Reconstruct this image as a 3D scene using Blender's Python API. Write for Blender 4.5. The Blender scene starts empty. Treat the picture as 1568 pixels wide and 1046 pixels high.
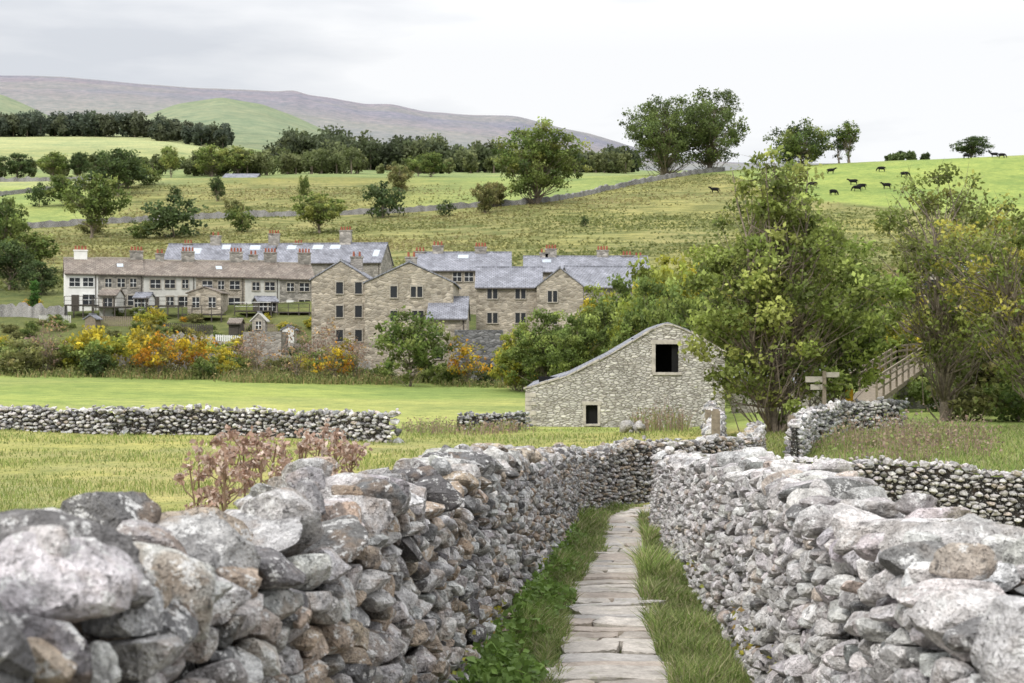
import bpy, bmesh, math, random
import numpy as np
from mathutils import kdtree, Vector
random.seed(7); rng=np.random.default_rng(11)
sc=bpy.context.scene
F=2178.0; CX=784.0; CY=523.0
def X(px,d): return (px-CX)/F*d
def Z(py,d): return (CY-py)/F*d
R=math.radians
# ------------------------------------------------------------------ helpers
def new_obj(name,me,parent=None):
    o=bpy.data.objects.new(name,me); sc.collection.objects.link(o)
    if parent: o.parent=parent
    return o
def mesh_np(name,V,Fc,mats,col=None,smooth=False,midx=None,link=True,parent=None):
    V=np.asarray(V,dtype=np.float32).reshape(-1,3)
    if not isinstance(Fc,list): Fc=[Fc]
    me=bpy.data.meshes.new(name)
    me.vertices.add(len(V)); me.vertices.foreach_set('co',V.ravel())
    loops=np.concatenate([np.asarray(f,dtype=np.int32).ravel() for f in Fc])
    tot=np.concatenate([np.full(len(f),np.asarray(f).shape[1],dtype=np.int32) for f in Fc])
    st=np.concatenate([[0],np.cumsum(tot)[:-1]]).astype(np.int32)
    me.loops.add(len(loops)); me.loops.foreach_set('vertex_index',loops)
    me.polygons.add(len(tot)); me.polygons.foreach_set('loop_start',st)
    me.polygons.foreach_set('use_smooth',np.full(len(tot),smooth,dtype=bool))
    if not isinstance(mats,(list,tuple)): mats=[mats]
    for m in mats: me.materials.append(m)
    if midx is not None: me.polygons.foreach_set('material_index',np.asarray(midx,dtype=np.int32))
    if col is not None:
        a=me.attributes.new('Col','FLOAT_COLOR','POINT'); col=np.asarray(col)
        c=np.ones((len(V),4),dtype=np.float32); c[:,:col.shape[1]]=col
        a.data.foreach_set('color',c.ravel())
    me.update(calc_edges=True); 
    if not link: return me
    return new_obj(name,me,parent)

def mat(name):
    m=bpy.data.materials.new(name); m.use_nodes=True
    nt=m.node_tree; nt.nodes.clear()
    out=nt.nodes.new('ShaderNodeOutputMaterial')
    b=nt.nodes.new('ShaderNodeBsdfPrincipled'); b.inputs['Roughness'].default_value=0.85
    b.inputs['Specular IOR Level'].default_value=0.25
    nt.links.new(b.outputs[0],out.inputs[0])
    return m,nt,b,out
class N:
    def __init__(s,nt): s.nt=nt
    def a(s,t,**k):
        n=s.nt.nodes.new(t)
        for q,v in k.items(): setattr(n,q,v)
        return n
    def l(s,a,b): s.nt.links.new(a,b)
    def coord(s,scale=(1,1,1)):
        t=s.a('ShaderNodeTexCoord'); m=s.a('ShaderNodeMapping'); m.inputs['Scale'].default_value=scale
        s.l(t.outputs['Object'],m.inputs[0]); return m.outputs[0]
    def noise(s,vec,scale,det=4,rough=0.6):
        n=s.a('ShaderNodeTexNoise'); n.inputs['Scale'].default_value=scale; n.inputs['Detail'].default_value=det
        n.inputs['Roughness'].default_value=rough; s.l(vec,n.inputs['Vector']); return n.outputs['Fac']
    def ramp(s,f,a,b,ca=(0,0,0,1),cb=(1,1,1,1)):
        r=s.a('ShaderNodeValToRGB'); e=r.color_ramp.elements; e[0].position=a; e[1].position=b; e[0].color=ca; e[1].color=cb
        s.l(f,r.inputs[0]); return r.outputs[0]
    def mix(s,f,A,B,mode='MIX'):
        m=s.a('ShaderNodeMix',data_type='RGBA',blend_type=mode)
        for v,i in ((f,0),(A,6),(B,7)):
            if hasattr(v,'is_linked'): s.l(v,m.inputs[i])
            elif i==0: m.inputs[0].default_value=v
            else: m.inputs[i].default_value=(*v,1) if len(v)==3 else v
        return m.outputs[2]
    def bump(s,h,st,dist,b,prev=None):
        n=s.a('ShaderNodeBump'); n.inputs['Strength'].default_value=st; n.inputs['Distance'].default_value=dist
        s.l(h,n.inputs['Height'])
        if prev is not None: s.l(prev,n.inputs['Normal'])
        s.l(n.outputs[0],b.inputs['Normal']); return n.outputs[0]
    def attr(s):
        s.at=s.a('ShaderNodeAttribute',attribute_name='Col'); return s.at.outputs['Color']
def g(v): return (v,v,v,1)
# --- materials
def m_stone(name,lich=0.57,stain=0.4,dark=.6,lichc=(0.76,0.75,0.73)):
    m,nt,b,o=mat(name); n=N(nt); c=n.coord()
    base=n.attr()
    n1=n.noise(c,11,5,0.8); n2=n.noise(c,55,3,0.7); n3=n.noise(c,5,3,0.7); n4=n.noise(c,16,4,0.8)
    k=n.mix(1.0,base,n.ramp(n1,0.36,0.64,g(0.58),g(1.45)),'MULTIPLY')
    k=n.mix(n.ramp(n3,0.53,0.62,g(0),g(stain)),k,(0.30,0.205,0.13))
    k=n.mix(n.ramp(n3,0.38,0.45,g(dark),g(0)),k,(0.14,0.135,0.135))
    k=n.mix(n.ramp(n4,lich-.015,lich+0.03,g(0),g(0.85)),k,lichc)
    k=n.mix(n.ramp(n4,0.36,0.40,g(0.75),g(0)),k,(0.07,0.066,0.062))
    k=n.mix(n.ramp(n2,0.35,0.55,g(0.35),g(0)),k,(0.11,0.105,0.10))
    n.l(k,b.inputs['Base Color']); b.inputs['Roughness'].default_value=0.95; b.inputs['Specular IOR Level'].default_value=0.12
    p=n.bump(n1,1.0,0.05,b); n.bump(n2,0.8,0.014,b,p)
    return m
M_STONE=m_stone('limestone',.58,.16,.22); M_STONEL=m_stone('lichened_limestone',.57,.45,.6)
def m_simple(name,col,rough=0.85,var=0.35,sc_=8,bump=0.2,bd=0.01,metal=0):
    m,nt,b,o=mat(name); n=N(nt); c=n.coord(); f=n.noise(c,sc_,4,0.65)
    k=n.mix(1.0,col,n.ramp(f,0.3,0.7,g(1-var),g(1+var)),'MULTIPLY')
    n.l(k,b.inputs['Base Color']); b.inputs['Roughness'].default_value=rough; b.inputs['Metallic'].default_value=metal
    if bump: n.bump(f,bump,bd,b)
    return m
def m_leaf():
    m,nt,b,o=mat('foliage'); n=N(nt); k=n.attr(); n.l(k,b.inputs['Base Color']); b.inputs['Roughness'].default_value=0.6
    t=n.a('ShaderNodeBsdfTranslucent'); n.l(k,t.inputs['Color'])
    mx=n.a('ShaderNodeMixShader'); mx.inputs[0].default_value=0.40; n.l(b.outputs[0],mx.inputs[1]); n.l(t.outputs[0],mx.inputs[2]); n.l(mx.outputs[0],o.inputs[0])
    return m
M_LEAF=m_leaf()
M_BARK=m_simple('bark',(0.20,0.165,0.13),0.9,0.5,6,0.6,0.03)
def m_ground():
    m,nt,b,o=mat('ground_grass'); n=N(nt); c=n.coord(); base=n.attr(); al=n.at.outputs['Alpha']
    f2=n.noise(c,0.55,5,0.75); f=n.noise(c,7,4,0.8)
    k=n.mix(1.0,base,n.ramp(n.noise(c,0.045,5,0.7),0.36,0.62,(0.76,0.82,0.82,1),(1.22,1.12,1.08,1)),'MULTIPLY')
    k=n.mix(1.0,k,n.ramp(f2,0.3,0.7,(0.66,0.72,0.74,1),(1.34,1.24,1.20,1)),'MULTIPLY')
    k=n.mix(1.0,k,n.ramp(f,0.3,0.7,g(0.70),g(1.3)),'MULTIPLY')
    c2=n.coord((.10,.22,.3)); t1=n.noise(c2,1.0,6,0.78)
    r=n.mix(n.ramp(t1,0.44,0.56),(0.11,0.135,0.045),(0.28,0.25,0.11))
    r=n.mix(n.ramp(n.noise(c,0.02,5,0.7),0.42,0.6,g(0.2),g(0.7)),n.mix(1.0,k,n.ramp(t1,0.38,0.6,g(0.6),g(1.35)),'MULTIPLY'),r)
    inv=n.a('ShaderNodeMath',operation='SUBTRACT'); inv.inputs[0].default_value=1; n.l(al,inv.inputs[1])
    k=n.mix(inv.outputs[0],k,r)
    n.l(k,b.inputs['Base Color']); b.inputs['Roughness'].default_value=0.95; b.inputs['Specular IOR Level'].default_value=0.1
    p=n.bump(f2,0.7,0.6,b); n.bump(f,0.6,0.06,b,p)
    return m
M_GROUND=m_ground()
def m_masonry(name,c1,c2,mortar,sx=2.6,sz=5.5,mort=0.06,light=None,edge=0.6):
    m,nt,b,o=mat(name); n=N(nt); c=n.coord((sx,sx,sz))
    w=n.a('ShaderNodeTexNoise'); w.inputs['Scale'].default_value=1.2; n.l(c,w.inputs['Vector'])
    mv=n.mix(0.12,c,w.outputs['Color'],'ADD')
    v=n.a('ShaderNodeTexVoronoi'); v.inputs['Scale'].default_value=1; n.l(mv,v.inputs['Vector'])
    e=n.a('ShaderNodeTexVoronoi',feature='DISTANCE_TO_EDGE'); e.inputs['Scale'].default_value=1; n.l(mv,e.inputs['Vector'])
    s=n.a('ShaderNodeSeparateColor'); n.l(v.outputs['Color'],s.inputs[0])
    k=n.mix(s.outputs[0],c1,c2)
    k=n.mix(1.0,k,n.ramp(s.outputs[1],0,1,g(0.72),g(1.28)),'MULTIPLY')
    c2_=n.coord(); big=n.noise(c2_,0.5,5,0.7)
    k=n.mix(1.0,k,n.ramp(big,0.3,0.7,g(0.68),g(1.28)),'MULTIPLY')
    if light: k=n.mix(n.ramp(n.noise(c2_,1.3,5,0.8),0.45,0.6,g(0),g(0.65)),k,light)
    k=n.mix(n.ramp(e.outputs['Distance'],0.02,mort+0.03,g(edge),g(0)),k,mortar)
    n.l(k,b.inputs['Base Color']); n.bump(n.ramp(e.outputs['Distance'],0,0.15),0.8,0.05,b)
    return m
M_BARN=m_masonry('barn_rubble',(0.36,0.33,0.29),(0.60,0.57,0.52),(0.15,0.13,0.115),3.4,9,0.09,(0.66,0.63,0.59),.7)
M_MILL=m_masonry('mill_stone',(0.29,0.25,0.195),(0.46,0.405,0.33),(0.36,0.33,0.28),1.7,3.6,0.05)
M_GREYST=m_masonry('grey_stone',(0.24,0.225,0.20),(0.40,0.37,0.33),(0.26,0.24,0.21),1.7,3.6,0.05)
M_DARKST=m_masonry('dark_stone',(0.12,0.12,0.125),(0.27,0.265,0.27),(0.07,0.07,0.07),1.7,3.4,0.07)
M_WHITE=m_simple('white_render',(0.78,0.77,0.74),0.9,0.1,1.2,0.1)
M_CREAM=m_simple('cream_render',(0.54,0.53,0.49),0.9,0.15,1.2,0.1)
def m_roof(name,c1,c2):
    m,nt,b,o=mat(name); n=N(nt); c=n.coord((1,1,1))
    br=n.a('ShaderNodeTexBrick'); br.inputs['Scale'].default_value=1; br.inputs['Color1'].default_value=(*c1,1); br.inputs['Color2'].default_value=(*c2,1)
    br.inputs['Mortar'].default_value=(c1[0]*.5,c1[1]*.5,c1[2]*.5,1); br.inputs['Mortar Size'].default_value=0.03; br.inputs['Brick Width'].default_value=0.45; br.inputs['Row Height'].default_value=0.3
    n.l(c,br.inputs['Vector'])
    k=n.mix(1.0,br.outputs[0],n.ramp(n.noise(c,0.7,6,0.7),0.3,0.7,g(0.6),g(1.4)),'MULTIPLY')
    n.l(k,b.inputs['Base Color']); b.inputs['Roughness'].default_value=0.6; n.bump(br.outputs['Fac'],0.3,0.02,b)
    return m
M_SLATE=m_roof('slate_roof',(0.20,0.205,0.235),(0.29,0.295,0.33))
M_TILE=m_roof('stone_tile_roof',(0.18,0.145,0.12),(0.28,0.24,0.20))
M_GLASS=m_simple('window_glass',(0.025,0.028,0.032),0.15,0.3,0.5,0)
M_DARK=m_simple('dark_interior',(0.012,0.012,0.012),0.95,0.2,2,0)
M_TRIM=m_simple('stone_trim',(0.40,0.365,0.31),0.9,0.2,4,0.1)
M_WTRIM=m_simple('white_paint',(0.75,0.75,0.73),0.6,0.06,4,0)
M_POT=m_simple('chimney_pot',(0.30,0.10,0.06),0.8,0.3,4,0)
M_WOOD=m_simple('weathered_wood',(0.24,0.20,0.15),0.85,0.35,7,0.3)
M_WOODD=m_simple('dark_wood',(0.08,0.07,0.06),0.85,0.3,7,0.3)
M_COW=m_simple('black_hide',(0.006,0.006,0.007),0.9,0.3,5,0.1)
M_YEL=m_simple('yellow_paint',(0.75,0.42,0.02),0.5,0.1,5,0)
M_METAL=m_simple('grey_metal',(0.2,0.2,0.2),0.5,0.1,5,0)
# ------------------------------------------------------------------ terrain
rows=[]
def rz(d,z,tab=None): rows.append((d,tab if tab else [(0,z)],'z'))
def rp(d,tab): rows.append((d,tab,'p'))
rz(-19,-1.3); rz(0,-1.5); rz(8.2,-1.97); rz(18,-2.75)
rz(28,0,[(800,-3.42),(1100,-3.5),(1568,-3.95),(2000,-4.1)])
rz(36,0,[(800,-3.62),(1100,-3.65),(1568,-3.9)])
rz(50,0,[(800,-3.95),(1100,-3.8),(1400,-3.6)])
rz(63,0,[(0,-4.0),(600,-4.25),(1050,-4.2),(1250,-3.7),(1568,-3.6)])
rz(76,0,[(0,-4.1),(600,-4.5),(1050,-4.6),(1250,-3.9),(1568,-3.7)])
rz(110,0,[(0,-3.7),(600,-4.35),(1100,-4.7),(1568,-4.2)])
rp(140,[(0,574),(250,580),(500,586),(850,593),(1100,598)])
rp(150,[(0,560),(250,560),(500,572),(700,580),(1000,578)])
rp(165,[(0,520),(250,522),(480,535),(700,540),(1000,530),(1300,545)])
rp(185,[(0,474),(250,477),(500,480),(700,490),(1000,490),(1400,505)])
rp(205,[(0,445),(250,443),(500,440),(1000,440),(1400,450)])
rp(250,[(-400,402),(0,400),(250,398),(500,394),(700,392),(850,389),(1000,386),(1568,386)])
rp(300,[(0,371),(250,364),(500,357),(700,351),(1000,346),(1568,350)])
rp(340,[(0,346),(250,337),(500,330),(700,323),(850,317),(1000,312),(1300,312),(1568,326)])
rp(400,[(0,302),(250,294),(500,291),(850,291),(1000,283),(1150,276),(1300,272),(1568,273)])
rp(450,[(0,279),(250,275),(500,271),(700,272),(1000,267),(1150,256),(1300,249),(1450,243),(1568,238),(2000,230)])
rp(520,[(0,271),(500,269),(700,268),(1000,266),(1150,262),(1300,256),(1568,246)])
rp(700,[(0,253),(250,253),(500,259),(700,263),(1000,264),(1568,262)])
rp(900,[(0,214),(250,217),(400,238),(500,246),(700,253),(1000,262),(1568,265)])
rp(1100,[(0,205),(250,206),(400,228),(500,240),(700,250),(1000,262),(1568,265)])
rp(1500,[(0,205),(400,225),(700,250),(1000,264)])
rp(2200,[(-300,130),(0,141),(35,156),(75,176),(150,190),(225,176),(270,158),(340,147),(400,157),(450,176),(500,200),(560,222),(700,240),(1000,262)])
rp(2900,[(-300,190),(0,190),(500,205),(700,232),(1000,260)])
rp(3700,[(-300,150),(0,150),(200,152),(400,170),(600,195),(750,214),(1000,250)])
rp(4500,[(-300,114),(0,116),(100,118),(200,127),(300,134),(425,140),(450,138),(470,145),(500,149),(560,162),(600,160),(650,171),(720,176),(790,178),(800,180),(860,196),(900,203),(960,222),(1050,246),(1200,262)])
rp(7000,[(0,200),(1000,250)]); rp(16000,[(0,240),(1000,260)])
QN=620; Q0=math.log(1.0); Q1=math.log(16020.0)
PXg=np.linspace(-3000,4600,1521); 
def zrow(r):
    d,tab,k=r; v=np.interp(PXg,[t[0] for t in tab],[t[1] for t in tab])
    return v if k=='z' else (CY-v)/F*d
ZR=np.array([zrow(r) for r in rows]); DR=np.array([r[0] for r in rows],float)
Qs=np.linspace(Q0,Q1,QN); Ds=np.exp(Qs)-20
G=np.empty((QN,len(PXg)))
for j in range(len(PXg)): G[:,j]=np.interp(Ds,DR,ZR[:,j])
ker=np.array([1,2,3,2,1.]);ker/=ker.sum()
Gp=np.pad(G,((2,2),(0,0)),mode='edge'); G=sum(ker[i]*Gp[i:i+QN] for i in range(5))
Gp=np.pad(G,((0,0),(2,2)),mode='edge'); G=sum(ker[i]*Gp[:,i:i+len(PXg)] for i in range(5))
WV=[(rng.normal(size=2),rng.uniform(0,6.28)) for _ in range(24)]
def wave(x,y,s):
    r=0
    for i,(v,p) in enumerate(WV):
        f=(1.6**(i%6)); r=r+np.sin((v[0]*x+v[1]*y)/s*f+p)/f
    return r/6
def terr(x,y):
    x=np.asarray(x,float); y=np.asarray(y,float)
    px=CX+F*x/np.maximum(y,10.0)
    q=(np.log(np.maximum(y+20,1.0))-Q0)/(Q1-Q0)*(QN-1); q=np.clip(q,0,QN-1.001)
    p=np.clip((px-PXg[0])/(PXg[1]-PXg[0]),0,len(PXg)-1.001)
    i=q.astype(int); j=p.astype(int); a=q-i; b=p-j
    z=G[i,j]*(1-a)*(1-b)+G[i+1,j]*a*(1-b)+G[i,j+1]*(1-a)*b+G[i+1,j+1]*a*b
    z=z+wave(x,y,60)*np.clip((y-200)/200,0,1)*1.0+wave(x+99,y,8)*np.clip((y-8)/60,0,1)*0.05+wave(x+9,y,14)*np.clip((y-205)/60,0,1)*0.25
    z=z+wave(x,y*1.4,700)*np.clip((y-1800)/1500,0,1)*14+wave(x,y,160)*np.clip((y-2600)/1500,0,1)*5
    return z
def tz(x,y): return float(terr(x,y))
def st(v,a,b): return np.clip((v-a)/(b-a),0,1)
def wallline(px): return np.interp(px,[-50,210,420,620,720,800,835,900,980,1060,1110,1190,1300,1568],[334,340,345,345,350,352,358,380,410,435,428,352,338,318])
def rough_mask(px,d):
    ab=st(d-wallline(px),-1,3)
    up=np.maximum(np.maximum(1-st(px,150,210),st(px,640,740)),0.6*st(px,560,640))
    return st(d,200,215)*(1-ab*up)*(1-st(d,425,440))
def terr_col(x,y):
    px=CX+F*x/np.maximum(y,10.0); d=y
    c=np.zeros(x.shape+(4,)); c[...,3]=1
    c[...,:3]=(0.30,0.31,0.105)
    w=wave(x,y,25)[...,None]; w2=wave(x+500,y-80,90)
    def put(mask,col):
        m=np.clip(mask,0,1)[...,None]; c[...,:3]=c[...,:3]*(1-m)+np.array(col)*m
    put(st(wave(x,y*1.5,6),0.02,0.3)*0.6,(0.37,0.345,0.15))
    put(st(d,66,72),(0.27,0.335,0.095))
    put(st(wave(x+50,y*1.3,18),0.0,0.3)*0.5*st(d,66,72)*(1-st(d,150,200)),(0.33,0.35,0.13))
    put(st(d,100,140)*0.5,(0.23,0.305,0.085))
    put(st(px,1150,1250)*st(d,36,40)*(1-st(d,80,90)),(0.25,0.32,0.095))
    put(st(d,139,146),(0.12,0.14,0.05))
    put(st(d,200,235),(0.215,0.225,0.08))
    gr=(0.25,0.315,0.105); lg=(0.29,0.335,0.145)
    ab=st(d-wallline(px),-1,3)
    put(ab*(1-st(px,150,210)),gr)
    put(ab*st(px,640,760),gr)
    put(ab*st(px,560,640)*(0.5),gr)
    put(st(px,1150,1200)*ab,(0.25,0.325,0.09))
    put(st(px,1150,1200)*ab*st(wave(x,y,40),0,.3)*.5,(0.30,0.335,0.13))
    put(st(d,425,435)*(1-st(px,150,400))*1.0,lg)
    put(st(d,455,470),(0.22,0.275,0.11))
    put(st(d,455,470)*st(px,1130,1180),(0.26,0.33,0.10))
    put(st(d,560,600),(0.20,0.26,0.11))
    put(st(d,600,640)*(1-st(px,300,400)),(0.27,0.31,0.14))
    put(st(d,800,830)*(1-st(px,300,400)),(0.33,0.37,0.18))
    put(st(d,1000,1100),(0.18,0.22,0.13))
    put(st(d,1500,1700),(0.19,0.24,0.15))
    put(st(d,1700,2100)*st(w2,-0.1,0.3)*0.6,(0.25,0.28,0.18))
    put(st(d,2500,3000),(0.195,0.20,0.24))  # moor and its patches: heather tones with distance haze painted in as bluish grey
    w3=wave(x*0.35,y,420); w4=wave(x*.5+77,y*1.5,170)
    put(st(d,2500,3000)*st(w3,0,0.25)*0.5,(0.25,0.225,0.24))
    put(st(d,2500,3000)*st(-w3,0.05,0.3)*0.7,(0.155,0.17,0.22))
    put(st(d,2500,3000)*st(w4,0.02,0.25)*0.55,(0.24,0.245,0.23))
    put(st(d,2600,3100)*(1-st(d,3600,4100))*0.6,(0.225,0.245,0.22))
    c[...,:3]*=1+0.12*w
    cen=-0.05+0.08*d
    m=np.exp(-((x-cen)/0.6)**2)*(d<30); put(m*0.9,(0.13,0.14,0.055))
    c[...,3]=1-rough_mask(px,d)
    return np.clip(c,0,1)
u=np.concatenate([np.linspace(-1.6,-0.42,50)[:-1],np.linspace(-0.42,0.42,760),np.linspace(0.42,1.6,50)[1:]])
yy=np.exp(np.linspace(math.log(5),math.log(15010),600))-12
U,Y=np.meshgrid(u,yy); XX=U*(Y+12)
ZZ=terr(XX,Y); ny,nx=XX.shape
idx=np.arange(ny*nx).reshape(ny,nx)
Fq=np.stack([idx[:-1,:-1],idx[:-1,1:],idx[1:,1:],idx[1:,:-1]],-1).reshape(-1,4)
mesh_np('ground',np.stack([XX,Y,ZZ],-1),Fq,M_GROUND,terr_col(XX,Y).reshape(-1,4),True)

# ------------------------------------------------------------------ rocks
ICO={}
for lv in (1,2,3,4):
    bm=bmesh.new(); bmesh.ops.create_icosphere(bm,subdivisions=lv,radius=1)
    ICO[lv]=(np.array([v.co[:] for v in bm.verts]),np.array([[v.index for v in f.verts] for f in bm.faces])); bm.free()
def rocks(size,pn,po,lv,p=14,namp=0.03):
    D,_=ICO[lv]; out=[]
    for s in range(0,len(size),200):
        sz=size[s:s+200]; n_=pn[s:s+200]; o_=po[s:s+200]
        q=np.maximum(np.einsum('nkc,mc->nkm',n_,D),0)/o_[:,:,None]
        e=np.linalg.norm(D[None]/sz[:,None,:],axis=2)
        mx=np.maximum(q.max(1),e)+1e-9
        inv=((q/mx[:,None,:])**p).sum(1)+(e/mx)**p
        r=1/(mx*inv**(1/p))
        W=rng.normal(size=(len(sz),6,3))*np.array([2.5,4,6,9,13,18])[None,:,None]; ph=rng.uniform(0,6.28,(len(sz),6,1))
        sn=np.sin(np.einsum('nkc,mc->nkm',W,D)+ph)
        nz=(sn[:,:2]*.7).sum(1)-(np.abs(sn[:,2:])*np.array([1.5,1.2,.9,.7])[None,:,None]).sum(1)+1.2
        out.append(D[None]*(r*(1+namp*nz))[:,:,None])
    return np.concatenate(out)
def unit(v): return v/np.linalg.norm(v,axis=-1,keepdims=True)
def make_wall(name,pts,H,w0,a,pal,seed,cap=0.24,caph=0.13,lod=(8,19),wt=None,outer=1.8,hs=1.75,batter=0.08,Hfun=None,boulders=(),m_=None):
    global rng; rng=np.random.default_rng(seed)
    P=np.array(pts,float); seg=np.r_[0,np.cumsum(np.linalg.norm(np.diff(P,axis=0),axis=1))]
    L=seg[-1]; S=np.arange(0,L+0.1,0.1); C=np.stack([np.interp(S,seg,P[:,0]),np.interp(S,seg,P[:,1])],1)
    k=15
    Cp=np.pad(C,((k,k),(0,0)),mode='reflect',reflect_type='odd'); C=np.stack([np.convolve(Cp[:,i],np.ones(2*k+1)/(2*k+1),'valid') for i in (0,1)],1)
    T=unit(np.gradient(C,axis=0)); Nn=np.stack([T[:,1],-T[:,0]],1)
    gz=terr(C[:,0],C[:,1])
    def place(q):
        s=np.clip(q[...,0],0,L); f=lambda A: np.interp(s,S,A)
        x=f(C[:,0])+f(Nn[:,0])*q[...,1]; y=f(C[:,1])+f(Nn[:,1])*q[...,1]
        ex=q[...,0]-s
        return np.stack([x+ex*f(T[:,0]),y+ex*f(T[:,1]),f(gz)+q[...,2]],-1)
    hvar=lambda s: H*(1+0.04*np.sin(s*1.7+seed)+0.03*np.sin(s*0.6)+.025*np.sin(s*4.1))*(1 if Hfun is None else Hfun(s))
    pts_=[];kind=[]
    for side,aa in ((wt or 1,a),(-(wt or 1),a*outer)):
        h=0.3*aa/hs
        while h<H*1.08:
            s=rng.uniform(0,aa)
            while s<L:
                st_=aa*rng.uniform(0.5,1.85)
                s+=st_/2
                hh=h+rng.normal()*0.26*aa/hs+0.03*math.sin(s*2.3+h*5)
                if rng.random()>0.14 and hh<hvar(s)-0.02:
                    t=side*(w0/2-0.3*aa-batter*hh/H+rng.normal()*0.15*aa)
                    pts_.append((s,t,hh)); kind.append((side,aa))
                s+=st_/2
            h+=aa/hs*rng.uniform(0.7,1.25)
    A=np.array(pts_); kd=np.array(kind)
    iso=A*np.array([1,1,hs]); V=[];Fc=[];CO=[];off=0
    def emit(cen,iso_scale,size,pn,po,cols,p,namp):
        nonlocal off
        wc=place(cen); dist=np.linalg.norm(wc,axis=1)
        lvv=np.where((dist<lod[0])&(wc[:,1]>1.0),3,np.where((dist<lod[1])&(wc[:,1]>0.5),2,1))
        for lv in (1,2,3,4):
            m=np.where(lvv==lv)[0]
            if not len(m): continue
            vv=rocks(size[m],pn[m],po[m],lv,p,namp)/iso_scale
            q=cen[m][:,None,:]+vv
            W=place(q); nV=W.shape[1]
            V.append(W.reshape(-1,3)); f=ICO[lv][1]
            Fc.append((f[None]+(np.arange(len(m))*nV)[:,None,None]+off).reshape(-1,3)); off+=W.shape[0]*nV
            CO.append(np.repeat(cols[m],nV,axis=0))
    def colors(n,s):
        pa=np.array([c[:3] for c in pal]); w=np.array([c[3] for c in pal]); w=w/w.sum()
        c=pa[rng.choice(len(pa),n,p=w)]; return c*rng.uniform(0.78,1.22,(n,1))*(1+rng.normal(size=(n,3))*0.015)
    kt=kdtree.KDTree(len(iso))
    for i,c in enumerate(iso): kt.insert(c,i)
    kt.balance(); K=12; E=9
    wgt=rng.normal(size=len(iso))*0.15*kd[:,1]
    pn=np.zeros((len(iso),K+E,3)); po=np.full((len(iso),K+E),9.0)
    for i,c in enumerate(iso):
        for j,(co,ix,dd) in enumerate(kt.find_n(c,K+1)[1:]):
            if dd>1e-6:
                pn[i,j]=(iso[ix]-c)/dd; po[i,j]=max(dd*0.5+wgt[i]-wgt[ix],0.16*kd[i,1],dd*.2)*0.965
    n=len(iso); side=kd[:,0]; aa=kd[:,1]
    for j in range(4):
        v=rng.normal(size=(n,3))*0.5; v[:,1]+=side; pn[:,K+j]=unit(v); po[:,K+j]=aa*rng.uniform(0.26,0.58,n)
    for j in range(E-4):
        pn[:,K+4+j]=unit(rng.normal(size=(n,3))); po[:,K+4+j]=aa*rng.uniform(0.34,0.75,n)
    size=np.stack([aa*1.1,aa*0.75,aa*0.95],1)
    emit(A,np.array([1,1,hs]),size,pn,po,colors(n,A[:,0]),45,0.015)
    cp=[];cs=[]
    s=0.05
    while s<L:
        l=cap*rng.uniform(0.45,1.4); wtop=w0-2*batter
        if rng.random()<0.35:
            cp.append((s+l/2,rng.normal()*0.03,hvar(s)+caph*0.25)); cs.append((l*.55,wtop*.62,caph*rng.uniform(.6,1.3)))
        else:
            for sd in (-1,1):
                cp.append((s+l/2+rng.normal()*l*.15,sd*wtop*.3+rng.normal()*.02,hvar(s)+caph*rng.uniform(0.0,.45))); cs.append((l*.6,wtop*.36,caph*rng.uniform(.45,1.2)))
                if rng.random()<0.55:
                    k_=rng.uniform(.5,1)
                    cp.append((s+l/2+rng.normal()*l*.5,sd*wtop*rng.uniform(0,.35),hvar(s)+caph*rng.uniform(0.6,1.15))); cs.append((l*.42*k_,wtop*.28*k_,caph*rng.uniform(.35,.8)))
        s+=l*0.9
    for q_ in boulders: cp.append(q_[:3]); cs.append(q_[3:])
    cp=np.array(cp); cs=np.array(cs); n=len(cp)
    pn=unit(rng.normal(size=(n,17,3))); po=rng.uniform(0.5,0.95,(n,17))
    pn[:,0]=unit(rng.normal(size=(n,3))*.3+[0,0,1]); po[:,0]=rng.uniform(.55,.85,n)
    wc=place(cp); dist=np.linalg.norm(wc,axis=1)
    lvv=np.where((dist<6.5)&(wc[:,1]>1),4,np.where((dist<14)&(wc[:,1]>.5),3,np.where(dist<30,2,1)))
    cc=colors(n,cp[:,0])
    yaw=rng.normal(size=n)*0.4; tl=rng.normal(size=n)*0.28
    for lv in (1,2,3,4):
        m=np.where(lvv==lv)[0]
        if not len(m): continue
        vv=rocks(np.full((len(m),3),1.05),pn[m],po[m],lv,50,0.02)*cs[m][:,None,:]
        cy,sy=np.cos(yaw[m])[:,None],np.sin(yaw[m])[:,None]; ct,st_=np.cos(tl[m])[:,None],np.sin(tl[m])[:,None]
        x,y,z=vv[...,0],vv[...,1],vv[...,2]
        x,z=x*ct-z*st_,x*st_+z*ct; x,y=x*cy-y*sy,x*sy+y*cy
        W=place(cp[m][:,None,:]+np.stack([x,y,z],-1)); nV=W.shape[1]
        V.append(W.reshape(-1,3)); Fc.append((ICO[lv][1][None]+(np.arange(len(m))*nV)[:,None,None]+off).reshape(-1,3)); off+=len(m)*nV
        CO.append(np.repeat(cc[m],nV,axis=0))
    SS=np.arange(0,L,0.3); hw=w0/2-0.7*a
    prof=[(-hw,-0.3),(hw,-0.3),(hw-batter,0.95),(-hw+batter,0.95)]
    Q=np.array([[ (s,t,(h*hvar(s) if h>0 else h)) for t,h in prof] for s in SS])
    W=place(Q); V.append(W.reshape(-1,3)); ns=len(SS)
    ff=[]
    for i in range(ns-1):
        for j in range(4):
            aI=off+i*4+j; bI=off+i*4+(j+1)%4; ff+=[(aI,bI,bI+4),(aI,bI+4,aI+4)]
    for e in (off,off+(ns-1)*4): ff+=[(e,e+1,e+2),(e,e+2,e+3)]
    Fc.append(np.array(ff)); CO.append(np.tile((0.03,0.027,0.025),(ns*4,1)))
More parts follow.
